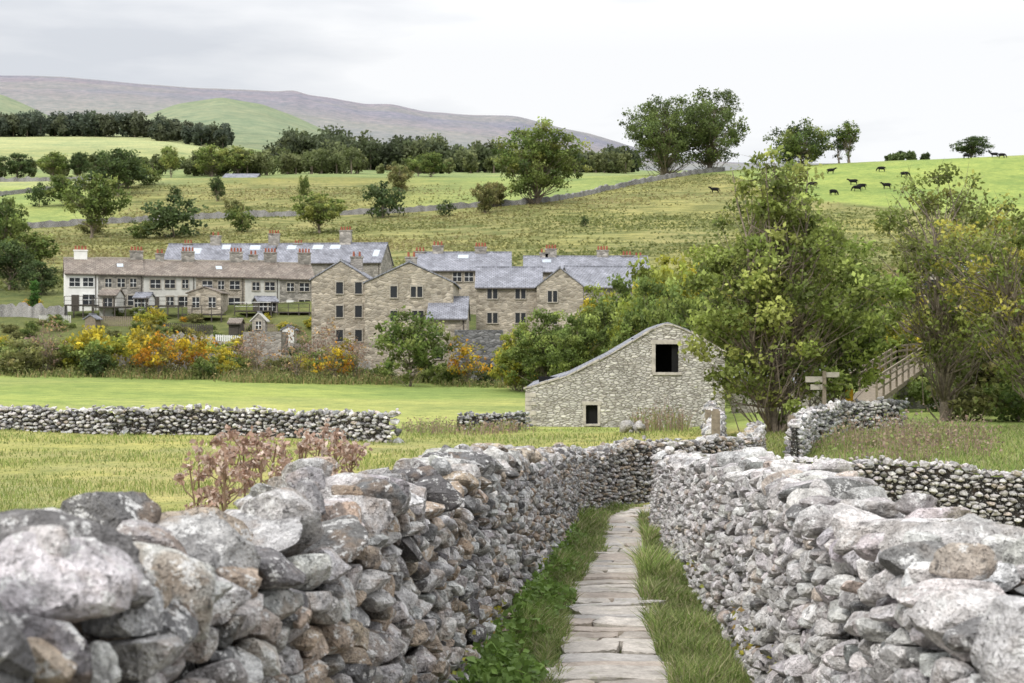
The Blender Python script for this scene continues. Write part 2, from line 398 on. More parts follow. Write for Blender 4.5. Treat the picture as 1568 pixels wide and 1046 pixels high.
    return mesh_np(name,np.concatenate(V),np.concatenate(Fc),m_ or M_STONE,np.concatenate(CO),False)
PL=[(0.44,0.365,0.29,1.8),(0.42,0.41,0.405,2.6),(0.60,0.585,0.565,2.4),(0.17,0.165,0.165,1.3),(0.50,0.48,0.47,2.4),(0.48,0.385,0.30,.8)]
PR=[(0.66,0.63,0.615,3),(0.57,0.545,0.535,3),(0.44,0.42,0.415,1.4),(0.74,0.715,0.695,2.6),(0.24,0.235,0.23,.5),(0.56,0.48,0.42,.6)]
PD=[(0.26,0.26,0.27,3),(0.42,0.415,0.41,2),(0.58,0.57,0.56,1.6),(0.13,0.13,0.14,1.4)]
make_wall('dry_stone_wall',[(-1.22,-1),(-1.14,0),(-0.48,8.2),(0.32,18),(0.98,26.5),(1.45,29),(2.5,31.3),(5.2,34.3),(6.3,37),(7.2,42)],1.20,0.64,0.13,PL,3,cap=0.26,caph=0.12,
   Hfun=lambda s: np.interp(s,[0,4.5,9,13],[.93,.93,.98,1.0]),m_=M_STONEL,
   boulders=[(4.45,-.12,1.24,.14,.15,.15),(3.25,.16,1.12,.15,.15,.15),(3.8,.10,1.17,.2,.14,.11),(4.5,.1,1.18,.2,.16,.10),(5.3,.1,1.2,.19,.16,.1),(6.4,.05,1.24,.2,.17,.1)])
make_wall('dry_stone_wall',[(0.96,-1),(1.04,0),(1.7,8.2),(2.2,16),(2.66,24.5),(3.1,27),(4.1,28.8),(6.5,30),(12,30),(17,29.5),(24,29)],1.15,0.64,0.12,PR,5,cap=0.22,caph=0.105,wt=-1,outer=1.3,Hfun=lambda s: np.interp(s,[0,4.5,7.5,12],[.85,.86,.97,1.0]))
def PW(l): return [(X(p,d),d) for p,d in l]
make_wall('dry_stone_wall',PW([(-150,66),(0,65),(182,61.5)]),1.0,0.6,0.25,PD+PR,8,cap=0.4,caph=0.15)
make_wall('dry_stone_wall',PW([(176,61.5),(330,63),(470,61),(602,58)]),1.1,0.6,0.25,PD+PR,9,cap=0.4,caph=0.16)
make_wall('dry_stone_wall',PW([(1215,44),(1235,52),(1290,58),(1380,60)]),1.1,0.6,0.24,PR+PD,10,cap=0.36,caph=0.15)
make_wall('dry_stone_wall',PW([(1090,40),(1100,52),(1085,66),(1090,74)]),1.1,0.6,0.24,PR+PD,12,cap=0.36,caph=0.15)
make_wall('dry_stone_wall',PW([(700,70),(760,70),(806,73)]),0.75,0.6,0.24,PD,13,cap=0.36,caph=0.13)

def strip_wall(name,pts,H,th,m,colr=(0.27,0.26,0.25),step=1.0):
    P=np.array(pts,float); seg=np.r_[0,np.cumsum(np.linalg.norm(np.diff(P,axis=0),axis=1))]; S=np.arange(0,seg[-1],step)
    C=np.stack([np.interp(S,seg,P[:,0]),np.interp(S,seg,P[:,1])],1); T=unit(np.gradient(C,axis=0)); Nn=np.stack([T[:,1],-T[:,0]],1)
    C=C+Nn*np.interp(S,S[::6],rng.normal(size=len(S[::6]))*0.3)[:,None]
    gz=terr(C[:,0],C[:,1]); hh=H*(1+rng.normal(size=len(S))*0.16)
    rings=[]
    for t,h in ((-th*.6,-0.6),(-th*.35,1),(th*.35,1),(th*.6,-0.6)):
        rings.append(np.stack([C[:,0]+Nn[:,0]*t,C[:,1]+Nn[:,1]*t,gz+np.where(h>0,hh,-0.6)],-1))
    V=np.stack(rings,1); n=len(S); f=[]
    for i in range(n-1):
        for j in range(3):
            a=i*4+j; f.append((a,a+1,a+5,a+4))
    col=np.repeat(np.array(colr)[None]*rng.uniform(0.5,1.4,(n,1)),4,axis=0)
    return mesh_np(name,V,np.array(f),m,col)
rng=np.random.default_rng(21)
HC=(0.2,0.195,0.19)
strip_wall('dry_stone_wall',PW([(-150,330),(30,334),(210,340),(420,345),(620,345),(720,350),(800,352),(835,358),(900,380),(980,410),(1060,435),(1110,447)]),1.35,1.0,M_STONE,HC)
strip_wall('dry_stone_wall',PW([(-60,400),(110,424),(200,430)]),1.2,0.8,M_STONE,HC)
strip_wall('dry_stone_wall',PW([(-60,455),(150,452)]),1.2,0.8,M_STONE,HC)
strip_wall('dry_stone_wall',PW([(-60,182),(40,180),(100,178)]),1.5,0.7,M_STONE,step=.5)
strip_wall('dry_stone_wall',PW([(155,147),(240,146),(330,148),(480,146),(570,147)]),1.7,0.7,M_STONE,(0.3,0.28,0.25),step=.5)
strip_wall('dry_stone_wall',PW([(250,160),(370,160),(480,157)]),1.6,0.6,M_STONE,(0.36,0.33,0.29),step=.5)

# ------------------------------------------------------------------ flagged path
rng=np.random.default_rng(31)
def pathc(d): return np.interp(d,[0,8.2,11,14,20,27.0,29,31,34],[-0.0,0.60,.74,0.95,1.60,2.13,2.6,3.7,6.0])
V=[];Fc=[];CO=[];off=0; d=1.0
while d<33:
    Lk=rng.choice([rng.uniform(.24,.4),rng.uniform(0.4,0.8)]); wd=rng.uniform(0.62,0.90); cx=pathc(d+Lk/2)+rng.normal()*0.04
    parts=[(0,wd)] if rng.random()<0.6 else None
    if parts is None:
        k=rng.uniform(0.32,0.68); parts=[(-wd/2+wd*k/2,wd*k-0.02),(wd/2-wd*(1-k)/2,wd*(1-k)-0.02)]
    yawp=rng.normal()*.07
    for ox,w in parts:
        ln=Lk*(1 if len(parts)==1 else rng.uniform(.86,1.0))
        n_=np.array([[1,rng.normal()*.14,0],[-1,rng.normal()*.14,0],[rng.normal()*.16,1,0],[rng.normal()*.16,-1,0],[0,0,1],
            unit(np.array([1,1,0.])),unit(np.array([-1,1,0.])),unit(np.array([1,-1,0.])),unit(np.array([-1,-1,0.]))])
        o_=np.array([.99,.99,.975,.975,1,*rng.uniform(1.18,1.42,4)])
        lv=4 if d<12 else 3
        vv=rocks(np.full((1,3),3.0),unit(n_)[None],o_[None],lv,60,0.006)[0]
        vv[:,2]=np.clip(vv[:,2],-1,1.02)+ (np.sin(vv[:,0]*3+d)+np.sin(vv[:,1]*4+d*2))*0.08
        vv=vv*np.array([w/2,ln/2,0.05]); cxx=cx+ox; cy=d+Lk/2
        tx,ty=rng.normal()*0.025,rng.normal()*0.03
        vv[:,2]+=vv[:,0]*tx+vv[:,1]*ty+rng.normal()*.006
        vv[:,1]+=vv[:,0]*yawp+ox*yawp
        vv[:,0]+=cxx+0.08*vv[:,1]; vv[:,1]+=cy
        vv[:,2]+=terr(vv[:,0],vv[:,1])+0.005
        V.append(vv); Fc.append(ICO[lv][1]+off); off+=len(vv)
        c=np.array([(0.50,0.45,0.40),(0.56,0.515,0.465),(0.46,0.435,0.41),(0.50,0.43,0.37)][rng.integers(4)])*rng.uniform(.8,1.08)
        CO.append(np.tile(c,(len(vv),1)))
    d+=Lk+rng.uniform(0.008,0.03)
def m_flag():
    m,nt,b,o=mat('flagstone'); n=N(nt); c=n.coord(); base=n.attr(); n1=n.noise(c,5,5,0.75); n2=n.noise(c,30,4,0.7)
    k=n.mix(1.0,base,n.ramp(n1,0.33,0.66,g(0.65),g(1.18)),'MULTIPLY')
    k=n.mix(n.ramp(n2,0.35,0.6,g(0.35),g(0)),k,(0.16,0.14,0.12))
    k=n.mix(n.ramp(n.noise(c,3.2,4,.8),0.56,0.64,g(0),g(0.45)),k,(0.20,0.20,0.10))
    n.l(k,b.inputs['Base Color']); p=n.bump(n1,0.6,0.025,b); n.bump(n2,0.4,0.006,b,p); return m
mesh_np('flagstone_path',np.concatenate(V),np.concatenate(Fc),m_flag(),np.concatenate(CO),False)

# ------------------------------------------------------------------ grass blades & leaves
def blades(x,y,h,w,col,lean=0.5,z0=None):
    n=len(x); z=terr(x,y) if z0 is None else z0
    a=rng.uniform(0,6.28,n); wx,wy=np.cos(a)*w/2,np.sin(a)*w/2
    b=rng.uniform(0,6.28,n); le=lean*rng.uniform(0.2,1,n)*h; lx,ly=np.cos(b)*le,np.sin(b)*le
    V=np.empty((n,5,3)); 
    V[:,0]=np.stack([x-wx,y-wy,z-0.01],-1); V[:,1]=np.stack([x+wx,y+wy,z-0.01],-1)
    V[:,2]=np.stack([x+lx*.35+wx*.8,y+ly*.35+wy*.8,z+h*.6],-1); V[:,3]=np.stack([x+lx*.35-wx*.8,y+ly*.35-wy*.8,z+h*.6],-1)
    V[:,4]=np.stack([x+lx,y+ly,z+h],-1)
    f=np.array([[0,1,2],[0,2,3],[3,2,4]])
    Fc=(f[None]+(np.arange(n)*5)[:,None,None]).reshape(-1,3)
    return V.reshape(-1,3),Fc,np.repeat(col,5,axis=0)
def pick(pal,n,var=0.2):
    p=np.array(pal)[rng.integers(0,len(pal),n)]; return p*rng.uniform(1-var,1+var,(n,1))
def leafquads(c,size,col,up=0.3,elong=1.5):
    n=len(c); nrm=unit(rng.normal(size=(n,3))+np.array([0,0,up])); t=unit(np.cross(nrm,rng.normal(size=(n,3)))); b=np.cross(nrm,t)
    s=(size*rng.uniform(.6,1.4,n))[:,None]
    V=np.stack([c-t*s*elong*.5,c+b*s*.5+nrm*s*.12,c+t*s*elong*.5,c-b*s*.5+nrm*s*.12],1)
    return V.reshape(-1,3),np.arange(n*4).reshape(-1,4),np.repeat(col,4,axis=0)
def verge(name,lo,hi,n,pal):
    d=np.exp(rng.uniform(math.log(3.5),math.log(30),n)); t=rng.random(n)
    x=lo(d)+(hi(d)-lo(d))*t
    edge=np.clip(1-t if lo(10.)<1 else t,0,1)
    clump=np.clip(0.6+wave(x*1.0,d,0.5)*1.5,0.2,1.8)
    h=(0.04+0.15*rng.random(n)*clump)*(0.5+0.7*edge)*np.clip(d/9,.8,1.3)
    w=0.007*np.clip(d/8,1,2.6)
    V,Fc,C=blades(x,d,h,w,pick(pal,n,.35)*(0.65+0.4*clump[:,None]),1.1)
    return mesh_np(name,V,Fc,M_LEAF,C)
GP=[(0.18,0.25,0.065),(0.24,0.31,0.09),(0.13,0.185,0.045),(0.32,0.34,0.14),(0.38,0.35,0.20)]
wl=lambda d: np.interp(d,[0,8.2,18,26.5,29],[-1.14,-.48,.32,.98,1.45])+0.30
wr=lambda d: np.interp(d,[0,8.2,16,24.5,27,29],[1.04,1.7,2.2,2.66,3.1,4.1])-0.30
verge('grass_verge',wl,lambda d: pathc(d)-0.30,56000,GP)
verge('grass_verge',lambda d: pathc(d)+0.30,wr,46000,GP)
n=14000; d=np.exp(rng.uniform(math.log(4),math.log(30),n)); sgn=rng.choice([-1,1],n); k=wave(d,sgn*9,.4); x=pathc(d)+sgn*(0.44-rng.random(n)*.22*np.clip(.5+k,0,1.3))
V,Fc,C=blades(x,d,rng.uniform(.05,.12,n),0.007*np.clip(d/8,1,2.5),pick(GP,n),1.2); mesh_np('path_edge_grass',V,Fc,M_LEAF,C)
n=7000; d=np.exp(rng.uniform(math.log(4.5),math.log(22),n)); k=wave(d*3,d,1.0); t=rng.random(n)**1.6
x=wl(d)+0.02+t*0.28*np.clip(.8+k,0.3,1.3); keep=rng.random(n)<np.clip(.5+k,0.1,1); x=x[keep];d=d[keep];t=t[keep]
z=terr(x,d)+0.04+rng.random(len(x))*0.25*(1-t*.6)
V,Fc,C=leafquads(np.stack([x,d,z],-1),np.full(len(x),0.045),pick([(0.13,0.21,0.045),(0.18,0.28,0.06),(0.22,0.33,0.09)],len(x),.3),1.2,1.3)
mesh_np('nettle_patch',V,Fc,M_LEAF,C)
n=3200; d=np.exp(rng.uniform(math.log(5),math.log(26),n)); k=wave(d*5,d,1.3); sd=rng.random(n)<.55
keep=rng.random(n)<np.clip(.2+k*1.4,0,1); d=d[keep]; sd=sd[keep]; x=np.where(sd,wr(d)-.0,wl(d)+.0)+rng.normal(size=len(d))*.02; z=terr(x,d)+rng.random(len(d))**1.5*.35
V,Fc,C=leafquads(np.stack([x,d,z],-1),np.full(len(x),0.03),pick([(0.40,0.36,0.06),(0.30,0.32,0.07),(0.42,0.30,0.12)],len(x),.3),.3,1.3)
mesh_np('wall_moss',V,Fc,M_LEAF,C)
n=110000; d=np.exp(rng.uniform(math.log(6),math.log(72),n)); px=rng.uniform(-120,1080,n); x=X(px,d)
ok=(x<wl(np.minimum(d,29))-1.0)|(d>46); x=x[ok];d=d[ok]; cl=np.clip(0.5+wave(x*.8,d,1.6)*1.3,0,1.6)
ok=rng.random(len(x))<0.22+cl; x=x[ok];d=d[ok];cl=cl[ok]
V,Fc,C=blades(x,d,(0.03+0.12*cl)*rng.uniform(.6,1.4,len(x)),0.014*np.clip(d/20,.6,3),pick([(0.29,0.33,0.10),(0.23,0.29,0.08),(0.40,0.38,0.17),(0.19,0.24,0.065)],len(x),.3)*(0.78+.32*cl[:,None]),1.0)
mesh_np('meadow_grass',V,Fc,M_LEAF,C)
n=45000; d=np.exp(rng.uniform(math.log(31),math.log(60),n)); px=rng.uniform(1120,1700,n); x=X(px,d)
V,Fc,C=blades(x,d,rng.uniform(.06,.2,n),0.03,pick(GP+[(0.34,0.34,0.13)],n,.25),1.0); mesh_np('meadow_grass',V,Fc,M_LEAF,C)
n=16000; d=rng.uniform(8,29,n); x=rng.uniform(0,1,n)*8+np.interp(d,[0,8.2,16,24.5,29],[1.04,1.7,2.2,2.66,4.1])+.45
V,Fc,C=blades(x,d,rng.uniform(.05,.16,n),0.018,pick(GP,n,.25),1.0); mesh_np('meadow_grass',V,Fc,M_LEAF,C)
n=110000; d=np.exp(rng.uniform(math.log(200),math.log(435),n)); px=rng.uniform(-60,1640,n); x=X(px,d)
ok=(rng.random(n)<rough_mask(px,d))&(wave(x,d*1.6,16)+.25*rng.normal(size=n)>-.02); x=x[ok];d=d[ok]
tone=st(wave(x+40,d*1.5,45),-.25,.35)[:,None]
c=pick([(0.29,0.25,0.115),(0.33,0.29,0.14),(0.25,0.23,0.09)],len(x),.2)*tone+pick([(0.18,0.20,0.065),(0.22,0.245,0.085),(0.145,0.165,0.055)],len(x),.2)*(1-tone)
V,Fc,C=leafquads(np.stack([x,d,terr(x,d)+.12],-1),np.full(len(x),.42),c,1.4,1.6); mesh_np('hillside_tussocks',V,Fc,M_LEAF,C)
def weeds(name,pxa,pxb,da,db,n,h0,h1,pal,wd=0.03,ls=.08,thr=.0,sc_=1.2):
    d=rng.uniform(da,db,n); px=rng.uniform(pxa,pxb,n); x=X(px,d); k=np.clip(.45+wave(x,d,sc_)*1.5-thr,0.0,1.3)
    e=np.minimum((px-pxa),(pxb-px))/(pxb-pxa)*5; k=k*np.clip(e,0,1); ok=rng.random(n)<k; x=x[ok];d=d[ok];k=k[ok]
    h=rng.uniform(h0,h1,len(x))*(.4+.6*k)*rng.uniform(.5,1.1,len(x))
    V,Fc,C=blades(x,d,h,wd,pick(pal,len(x),.3),.6); m=len(V)
    c=np.stack([x,d,terr(x,d)+h*.85],-1); c=np.repeat(c,2,axis=0)+rng.normal(size=(len(x)*2,3))*0.07
    V2,F2,C2=leafquads(c,np.full(len(c),ls),pick(pal,len(c),.4))
    return mesh_np(name,np.concatenate([V,V2]),[Fc,F2+m],M_LEAF,np.concatenate([C,C2]))
BR=[(0.34,0.23,0.18),(0.40,0.30,0.24),(0.28,0.27,0.12),(0.26,0.19,0.16),(0.22,0.28,0.09)]
weeds('dead_weeds',1240,1540,42,52,3200,.6,1.4,BR,.025,.07)
weeds('dead_weeds',960,1065,68,75,600,.6,1.7,BR,.04)
weeds('dead_weeds',600,830,64,73,1500,.3,.8,BR+[(0.3,0.33,0.12)],.04)
weeds('bank_grass',-50,860,134,143,12000,.4,1.5,[(0.20,0.24,0.08),(0.30,0.30,0.12),(0.15,0.19,0.06),(0.36,0.28,0.14)],.1,.12,-.2,4)
# ------------------------------------------------------------------ trees
def tube(pts,rad,sides=6):
    pts=np.array(pts,float); n=len(pts); T=unit(np.gradient(pts,axis=0)+1e-9)
    ref=np.array([0.3,1,0.1]); a=unit(np.cross(T,ref)); b=np.cross(T,a); an=np.linspace(0,2*np.pi,sides,endpoint=False)
    V=pts[:,None]+np.array(rad)[:,None,None]*(np.cos(an)[None,:,None]*a[:,None]+np.sin(an)[None,:,None]*b[:,None])
    i=np.arange(n-1)[:,None]*sides; j=np.arange(sides)[None]; k=(j+1)%sides
    return V.reshape(-1,3),np.stack([i+j,i+k,i+k+sides,i+j+sides],-1).reshape(-1,4)
LB=1.55
def tree_mesh(name,H,W,pal,nc=70,nl=60,leaf=0.3,cb=0.22,seed=0,shape='round',cr=0.13,stems=1,trunk=0.025,lean=0.0,sparse=0.0,Dp=None,twigs=0,trunk_top=0.8,bright=None):
    global rng; rng=np.random.default_rng(seed)
    BV=[];BF=[];bo=0; pal=np.array(pal)*(bright or LB)
    tops=[]
    for s in range(stems):
        a=rng.uniform(0,6.28); sp=0 if stems==1 else W*0.16
        t=np.linspace(0,1,9); wob=np.cumsum(rng.normal(size=(9,2))*0.012*H,axis=0); wob-=wob[0]
        tp=np.stack([math.cos(a)*sp*t**1.2+wob[:,0]+lean*H*t**1.5,math.sin(a)*sp*t**1.2+wob[:,1],t*H*trunk_top-0.02*H],-1)
        if stems>1: tp[:,0]+=math.cos(a)*trunk*H*0.8; tp[:,1]+=math.sin(a)*trunk*H*.8
        r=trunk*H*(1-0.85*t)*(1 if stems==1 else .7); r[0]*=1.5
        v,f=tube(tp,r,8); BV.append(v);BF.append(f+bo);bo+=len(v); tops.append(tp)
    LV=[];LC=[];
    cen=[]
    while len(cen)<nc:
        p=rng.normal(size=3); p/=np.linalg.norm(p); rr=rng.random()**0.4; p=p*rr
        t=(p[2]+1)/2
        if shape=='round': wf=1
        elif shape=='cone': wf=1.18*(1-t*.6)
        elif shape=='poplar': wf=1
        elif shape=='wide': wf=1.1 if t>.4 else .9
        ang=math.atan2(p[1],p[0]); lob=1+0.16*math.sin(3*ang+seed)+0.14*math.sin(5*ang+seed*2+4*t)+.12*math.sin(9*t+2*ang+seed)
        x=p[0]*W/2*wf*lob; y=p[1]*(Dp or W)/2*wf*lob; z=H*(cb+(0.97-cb)*t)
        if z>H*(1-cr*.4): z=H*(1-cr*.4)
        cen.append((x+lean*H*t**1.2,y,z))
    cen=np.array(cen)
    for c in cen:
        tp=tops[rng.integers(len(tops))]
        r=cr*W*rng.uniform(.45,1.35)
        zt=max(min(c[2]-0.12*H*rng.uniform(.5,2.2),H*trunk_top*.95),cb*H*0.55); i=int(np.clip(zt/(H*trunk_top)*8,0,8)); b0=tp[i]
        mid=(b0+c)/2+rng.normal(size=3)*0.02*H+np.array([0,0,-0.03*H]); 
        v,f=tube([b0,mid,c],[trunk*H*.26*(1.2-i/9),trunk*H*.15,trunk*H*.04],4); BV.append(v);BF.append(f+bo);bo+=len(v)
        for _ in range(twigs):
            e=c+rng.normal(size=3)*r*.8; v,f=tube([c,(c+e)/2+rng.normal(size=3)*r*.1,e],[trunk*H*.06,trunk*H*.04,trunk*H*.015],3); BV.append(v);BF.append(f+bo);bo+=len(v)
        m=int(nl*rng.uniform(.5,1.4)*(r/(cr*W))**1.3)
        if rng.random()<sparse: m=int(m*.15)
        if m<1: continue
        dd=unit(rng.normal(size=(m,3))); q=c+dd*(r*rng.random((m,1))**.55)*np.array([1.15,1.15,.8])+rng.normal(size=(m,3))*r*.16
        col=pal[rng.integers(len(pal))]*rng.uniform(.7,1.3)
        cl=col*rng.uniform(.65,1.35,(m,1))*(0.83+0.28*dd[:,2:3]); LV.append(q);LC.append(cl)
    BV=np.concatenate(BV);BF=np.concatenate(BF); q=np.concatenate(LV); cl=np.concatenate(LC)
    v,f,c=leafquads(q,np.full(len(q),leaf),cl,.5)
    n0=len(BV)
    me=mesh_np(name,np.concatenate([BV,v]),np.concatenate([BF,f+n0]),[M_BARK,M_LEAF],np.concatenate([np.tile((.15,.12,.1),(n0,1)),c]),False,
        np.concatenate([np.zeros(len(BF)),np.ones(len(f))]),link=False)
    return me
G_MID=[(0.10,0.135,0.035),(0.13,0.165,0.045),(0.075,0.11,0.03),(0.16,0.185,0.055)]
G_DK=[(0.06,0.085,0.03),(0.075,0.105,0.036),(0.05,0.075,0.028)]
G_LT=[(0.155,0.19,0.055),(0.185,0.225,0.065),(0.125,0.165,0.045),(0.23,0.245,0.07)]
G_YL=[(0.27,0.27,0.04),(0.36,0.30,0.035),(0.18,0.21,0.04)]
G_OR=[(0.42,0.23,0.02),(0.36,0.17,0.02),(0.42,0.31,0.03),(0.22,0.2,0.05)]
G_OL=[(0.15,0.15,0.055),(0.19,0.17,0.07),(0.12,0.13,0.045)]
def put(me,name,px,d,scale=1,sx=None,rot=None,dz=0,xy=None):
    o=new_obj(name,me); x,y=xy if xy else (X(px,d),d); o.location=(x,y,tz(x,y)-0.1+dz); o.rotation_euler=(0,0,random.uniform(0,6.28) if rot is None else rot)
    s=scale; o.scale=(s*(sx or 1),s*(sx or 1),s); return o
LIB={}
for i,(k,pal,kw) in enumerate([('mid1',G_MID,{}),('mid2',G_MID,dict(cb=.15)),('dk1',G_DK,dict(cb=.08)),('dk2',G_DK,dict(cb=.12)),('lt1',G_LT,{}),('lt2',G_LT,dict(cb=.1)),('ol1',G_OL,dict(cb=.08))]):
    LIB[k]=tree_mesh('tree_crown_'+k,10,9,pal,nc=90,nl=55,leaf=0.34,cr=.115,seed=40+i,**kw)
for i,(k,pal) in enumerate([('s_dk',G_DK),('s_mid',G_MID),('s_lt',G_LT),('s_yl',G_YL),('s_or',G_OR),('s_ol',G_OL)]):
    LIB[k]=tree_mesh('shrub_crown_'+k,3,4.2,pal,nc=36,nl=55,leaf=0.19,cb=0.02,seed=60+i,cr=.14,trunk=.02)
def tr(k,name,px,pyt,pyb,w,d=None,rot=None):
    H=(pyb-pyt)/F*d; me=LIB[k]; base=3 if k.startswith('s_') else 10; bw=4.2 if base==3 else 9.6
    s=H/base; put(me,name,px,d,s,sx=(w/F*d)/(bw*s),rot=rot)
big1=tree_mesh('hill_tree',20.5,20,G_MID+G_LT,nc=200,nl=80,leaf=.42,cb=.10,seed=101,cr=.08)
put(big1,'ash_tree',822,352,1.03,sx=1.05)
DKO=[(0.085,0.11,0.036),(0.105,0.14,0.042),(0.07,0.095,0.032),(0.13,0.165,0.05)]
big2=tree_mesh('hill_tree2',25,26,DKO,nc=240,nl=85,leaf=.42,cb=.08,seed=102,cr=.075,shape='wide')
put(big2,'oak_tree',1020,440,1.0,rot=.3); 
big3=tree_mesh('hill_tree3',24,21,DKO,nc=190,nl=80,leaf=.42,cb=.08,seed=103,cr=.085)
put(big3,'oak_tree',1088,445,1.14,rot=1)
put(tree_mesh('hill_tree4',14,20,G_MID+G_DK,nc=130,nl=65,leaf=.45,cb=.08,seed=104,cr=.09),'sycamore_tree',1228,455,1.02)
put(tree_mesh('poplar',15.5,6.5,G_MID,nc=80,nl=40,leaf=.4,cb=.12,seed=105,cr=.17,sparse=.3),'poplar_tree',1300,455,1.0)
put(tree_mesh('poplar2',12,5.5,G_DK,nc=60,nl=40,leaf=.4,cb=.12,seed=106,cr=.17,sparse=.3),'poplar_tree',1285,457,1.0)
tr('dk1','oak_tree',1488,208,243,58,460); tr('dk2','oak_tree',1210,225,262,40,455)
H_=[('mid1',140,270,372,88,305),('dk2',180,225,300,85,400),('mid2',100,285,335,60,380),('s_dk',265,310,372,105,300),('dk2',332,265,305,26,380),('s_mid',372,330,372,44,310),
('lt1',490,312,378,80,300),('s_dk',586,287,340,72,335),('ol1',612,248,292,42,400),('s_dk',683,328,352,30,330),('ol1',742,290,343,42,335),('ol1',758,280,322,44,350),
('s_ol',360,318,350,30,345),('s_mid',465,292,330,22,380),('s_dk',268,292,310,22,390),('s_dk',895,345,362,14,300),('mid2',10,320,430,70,240),('dk1',-20,300,420,80,250),('mid1',40,370,440,90,225),
('dk2',15,400,480,80,205),('dk1',60,415,470,60,200),('s_ol',925,420,450,40,205),('mid1',80,228,272,50,470),('dk1',120,230,272,35,475),('lt1',262,222,272,36,470),('dk1',25,235,275,60,480),
('s_dk',60,295,330,40,380),('mid2',0,335,400,60,280),('dk1',195,240,285,60,420),('s_mid',225,255,290,50,430),('lt2',325,222,272,60,480),('lt1',365,224,272,50,485),('s_ol',140,340,365,40,315),('s_mid',215,345,375,50,300),
('mid2',660,232,272,44,470),('mid1',640,238,272,40,480)]
for k,px,t,b,w,d in H_: tr(k,'hawthorn_bush' if k.startswith('s_') else 'field_tree',px,t,b,w,d)
def belt(name,segs,pal,leaf=1.3,seed=0):
    global rng; rng=np.random.default_rng(seed); LV=[];LC=[];TV=[];TF=[];to=0; pal=np.array(pal)
    for (pa,pb,d,H,dep,n) in segs:
        for i in range(n):
            px=rng.uniform(pa,pb); dd=d+rng.uniform(-dep,dep); x=X(px,dd); z=tz(x,dd); h=H*rng.uniform(.6,1.1); w=h*rng.uniform(.7,1.2)
            v,f=tube([(x,dd,z-1),(x,dd,z+h*.5)],[.4,.2],4); TV.append(v);TF.append(f+to);to+=len(v)
            cb=pal[rng.integers(len(pal))]*rng.uniform(.75,1.3)
            for c in range(9):
                p=unit(rng.normal(size=3)); c0=np.array([x,dd,z+h*.5])+p*np.array([w*.34,w*.34,h*.34]); r=h*.2; m=46
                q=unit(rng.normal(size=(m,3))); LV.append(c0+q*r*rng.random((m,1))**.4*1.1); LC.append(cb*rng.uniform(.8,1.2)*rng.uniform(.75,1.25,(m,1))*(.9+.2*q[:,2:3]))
    q=np.concatenate(LV); v,f,c=leafquads(q,np.full(len(q),leaf),np.concatenate(LC),.5); TV=np.concatenate(TV);TF=np.concatenate(TF);n0=len(TV)
    mesh_np(name,np.concatenate([TV,v]),np.concatenate([TF,f+n0]),[M_BARK,M_LEAF],np.concatenate([np.tile((.1,.1,.1),(n0,1)),c]),False,np.concatenate([np.zeros(len(TF)),np.ones(len(f))]))
belt('distant_tree_belt',[(-120,250,1010,17,25,95),(235,345,960,15,40,48)],[(0.08,0.10,0.07),(0.095,0.12,0.075),(0.12,0.135,0.08)],1.5,201)
belt('distant_tree_belt',[(428,685,690,17,18,75),(435,530,720,21,20,18),(700,760,640,14,20,20),(870,965,600,11,14,22)],[(0.09,0.11,0.06),(0.11,0.135,0.065),(0.14,0.16,0.075)],1.2,202)
belt('distant_tree_belt',[(-60,250,510,8,18,26),(290,410,500,10,15,24),(430,560,520,9,18,26),(560,700,530,6,15,16),(720,800,545,9,12,12),(830,960,545,8,15,14)],[(0.12,0.145,0.055),(0.17,0.19,0.08),(0.20,0.22,0.09),(0.14,0.165,0.065)],.75,203)
belt('distant_tree_belt',[(120,300,620,6,15,16),(1330,1420,480,4,10,7)],[(0.09,0.12,0.05),(0.13,0.17,0.07)],.8,204)
# valley trees
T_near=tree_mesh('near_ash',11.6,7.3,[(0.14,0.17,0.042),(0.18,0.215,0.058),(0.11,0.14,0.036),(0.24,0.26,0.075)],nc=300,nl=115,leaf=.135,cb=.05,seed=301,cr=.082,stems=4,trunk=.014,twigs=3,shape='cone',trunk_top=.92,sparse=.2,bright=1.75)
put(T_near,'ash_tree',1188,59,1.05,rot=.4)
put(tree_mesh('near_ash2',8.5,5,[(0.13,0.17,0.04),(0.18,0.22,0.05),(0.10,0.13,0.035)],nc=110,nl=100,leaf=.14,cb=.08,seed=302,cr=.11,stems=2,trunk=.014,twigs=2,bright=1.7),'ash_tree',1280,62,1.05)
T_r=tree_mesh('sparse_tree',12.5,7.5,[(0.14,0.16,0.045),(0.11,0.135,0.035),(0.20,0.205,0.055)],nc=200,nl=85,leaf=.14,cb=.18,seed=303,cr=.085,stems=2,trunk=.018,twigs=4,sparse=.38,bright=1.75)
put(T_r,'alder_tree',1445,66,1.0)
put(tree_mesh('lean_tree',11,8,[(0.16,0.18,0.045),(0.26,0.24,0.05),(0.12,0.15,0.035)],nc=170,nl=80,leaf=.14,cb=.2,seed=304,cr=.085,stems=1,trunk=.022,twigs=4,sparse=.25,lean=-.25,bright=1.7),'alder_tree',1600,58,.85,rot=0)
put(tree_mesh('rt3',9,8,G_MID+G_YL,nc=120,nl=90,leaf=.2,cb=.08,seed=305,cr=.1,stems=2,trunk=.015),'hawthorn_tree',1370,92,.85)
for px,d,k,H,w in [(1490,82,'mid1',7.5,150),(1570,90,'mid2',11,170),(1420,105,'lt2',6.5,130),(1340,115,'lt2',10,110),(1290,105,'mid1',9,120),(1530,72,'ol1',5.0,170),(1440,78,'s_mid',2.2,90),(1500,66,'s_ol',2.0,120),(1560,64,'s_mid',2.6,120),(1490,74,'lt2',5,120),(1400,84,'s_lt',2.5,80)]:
    me=LIB[k]; b=3 if k[0:2]=='s_' else 10; s=H/b; put(me,'shrub' if b==3 else 'riverside_tree',px,d,s,sx=(w/F*d)/((4.2 if b==3 else 9.6)*s))
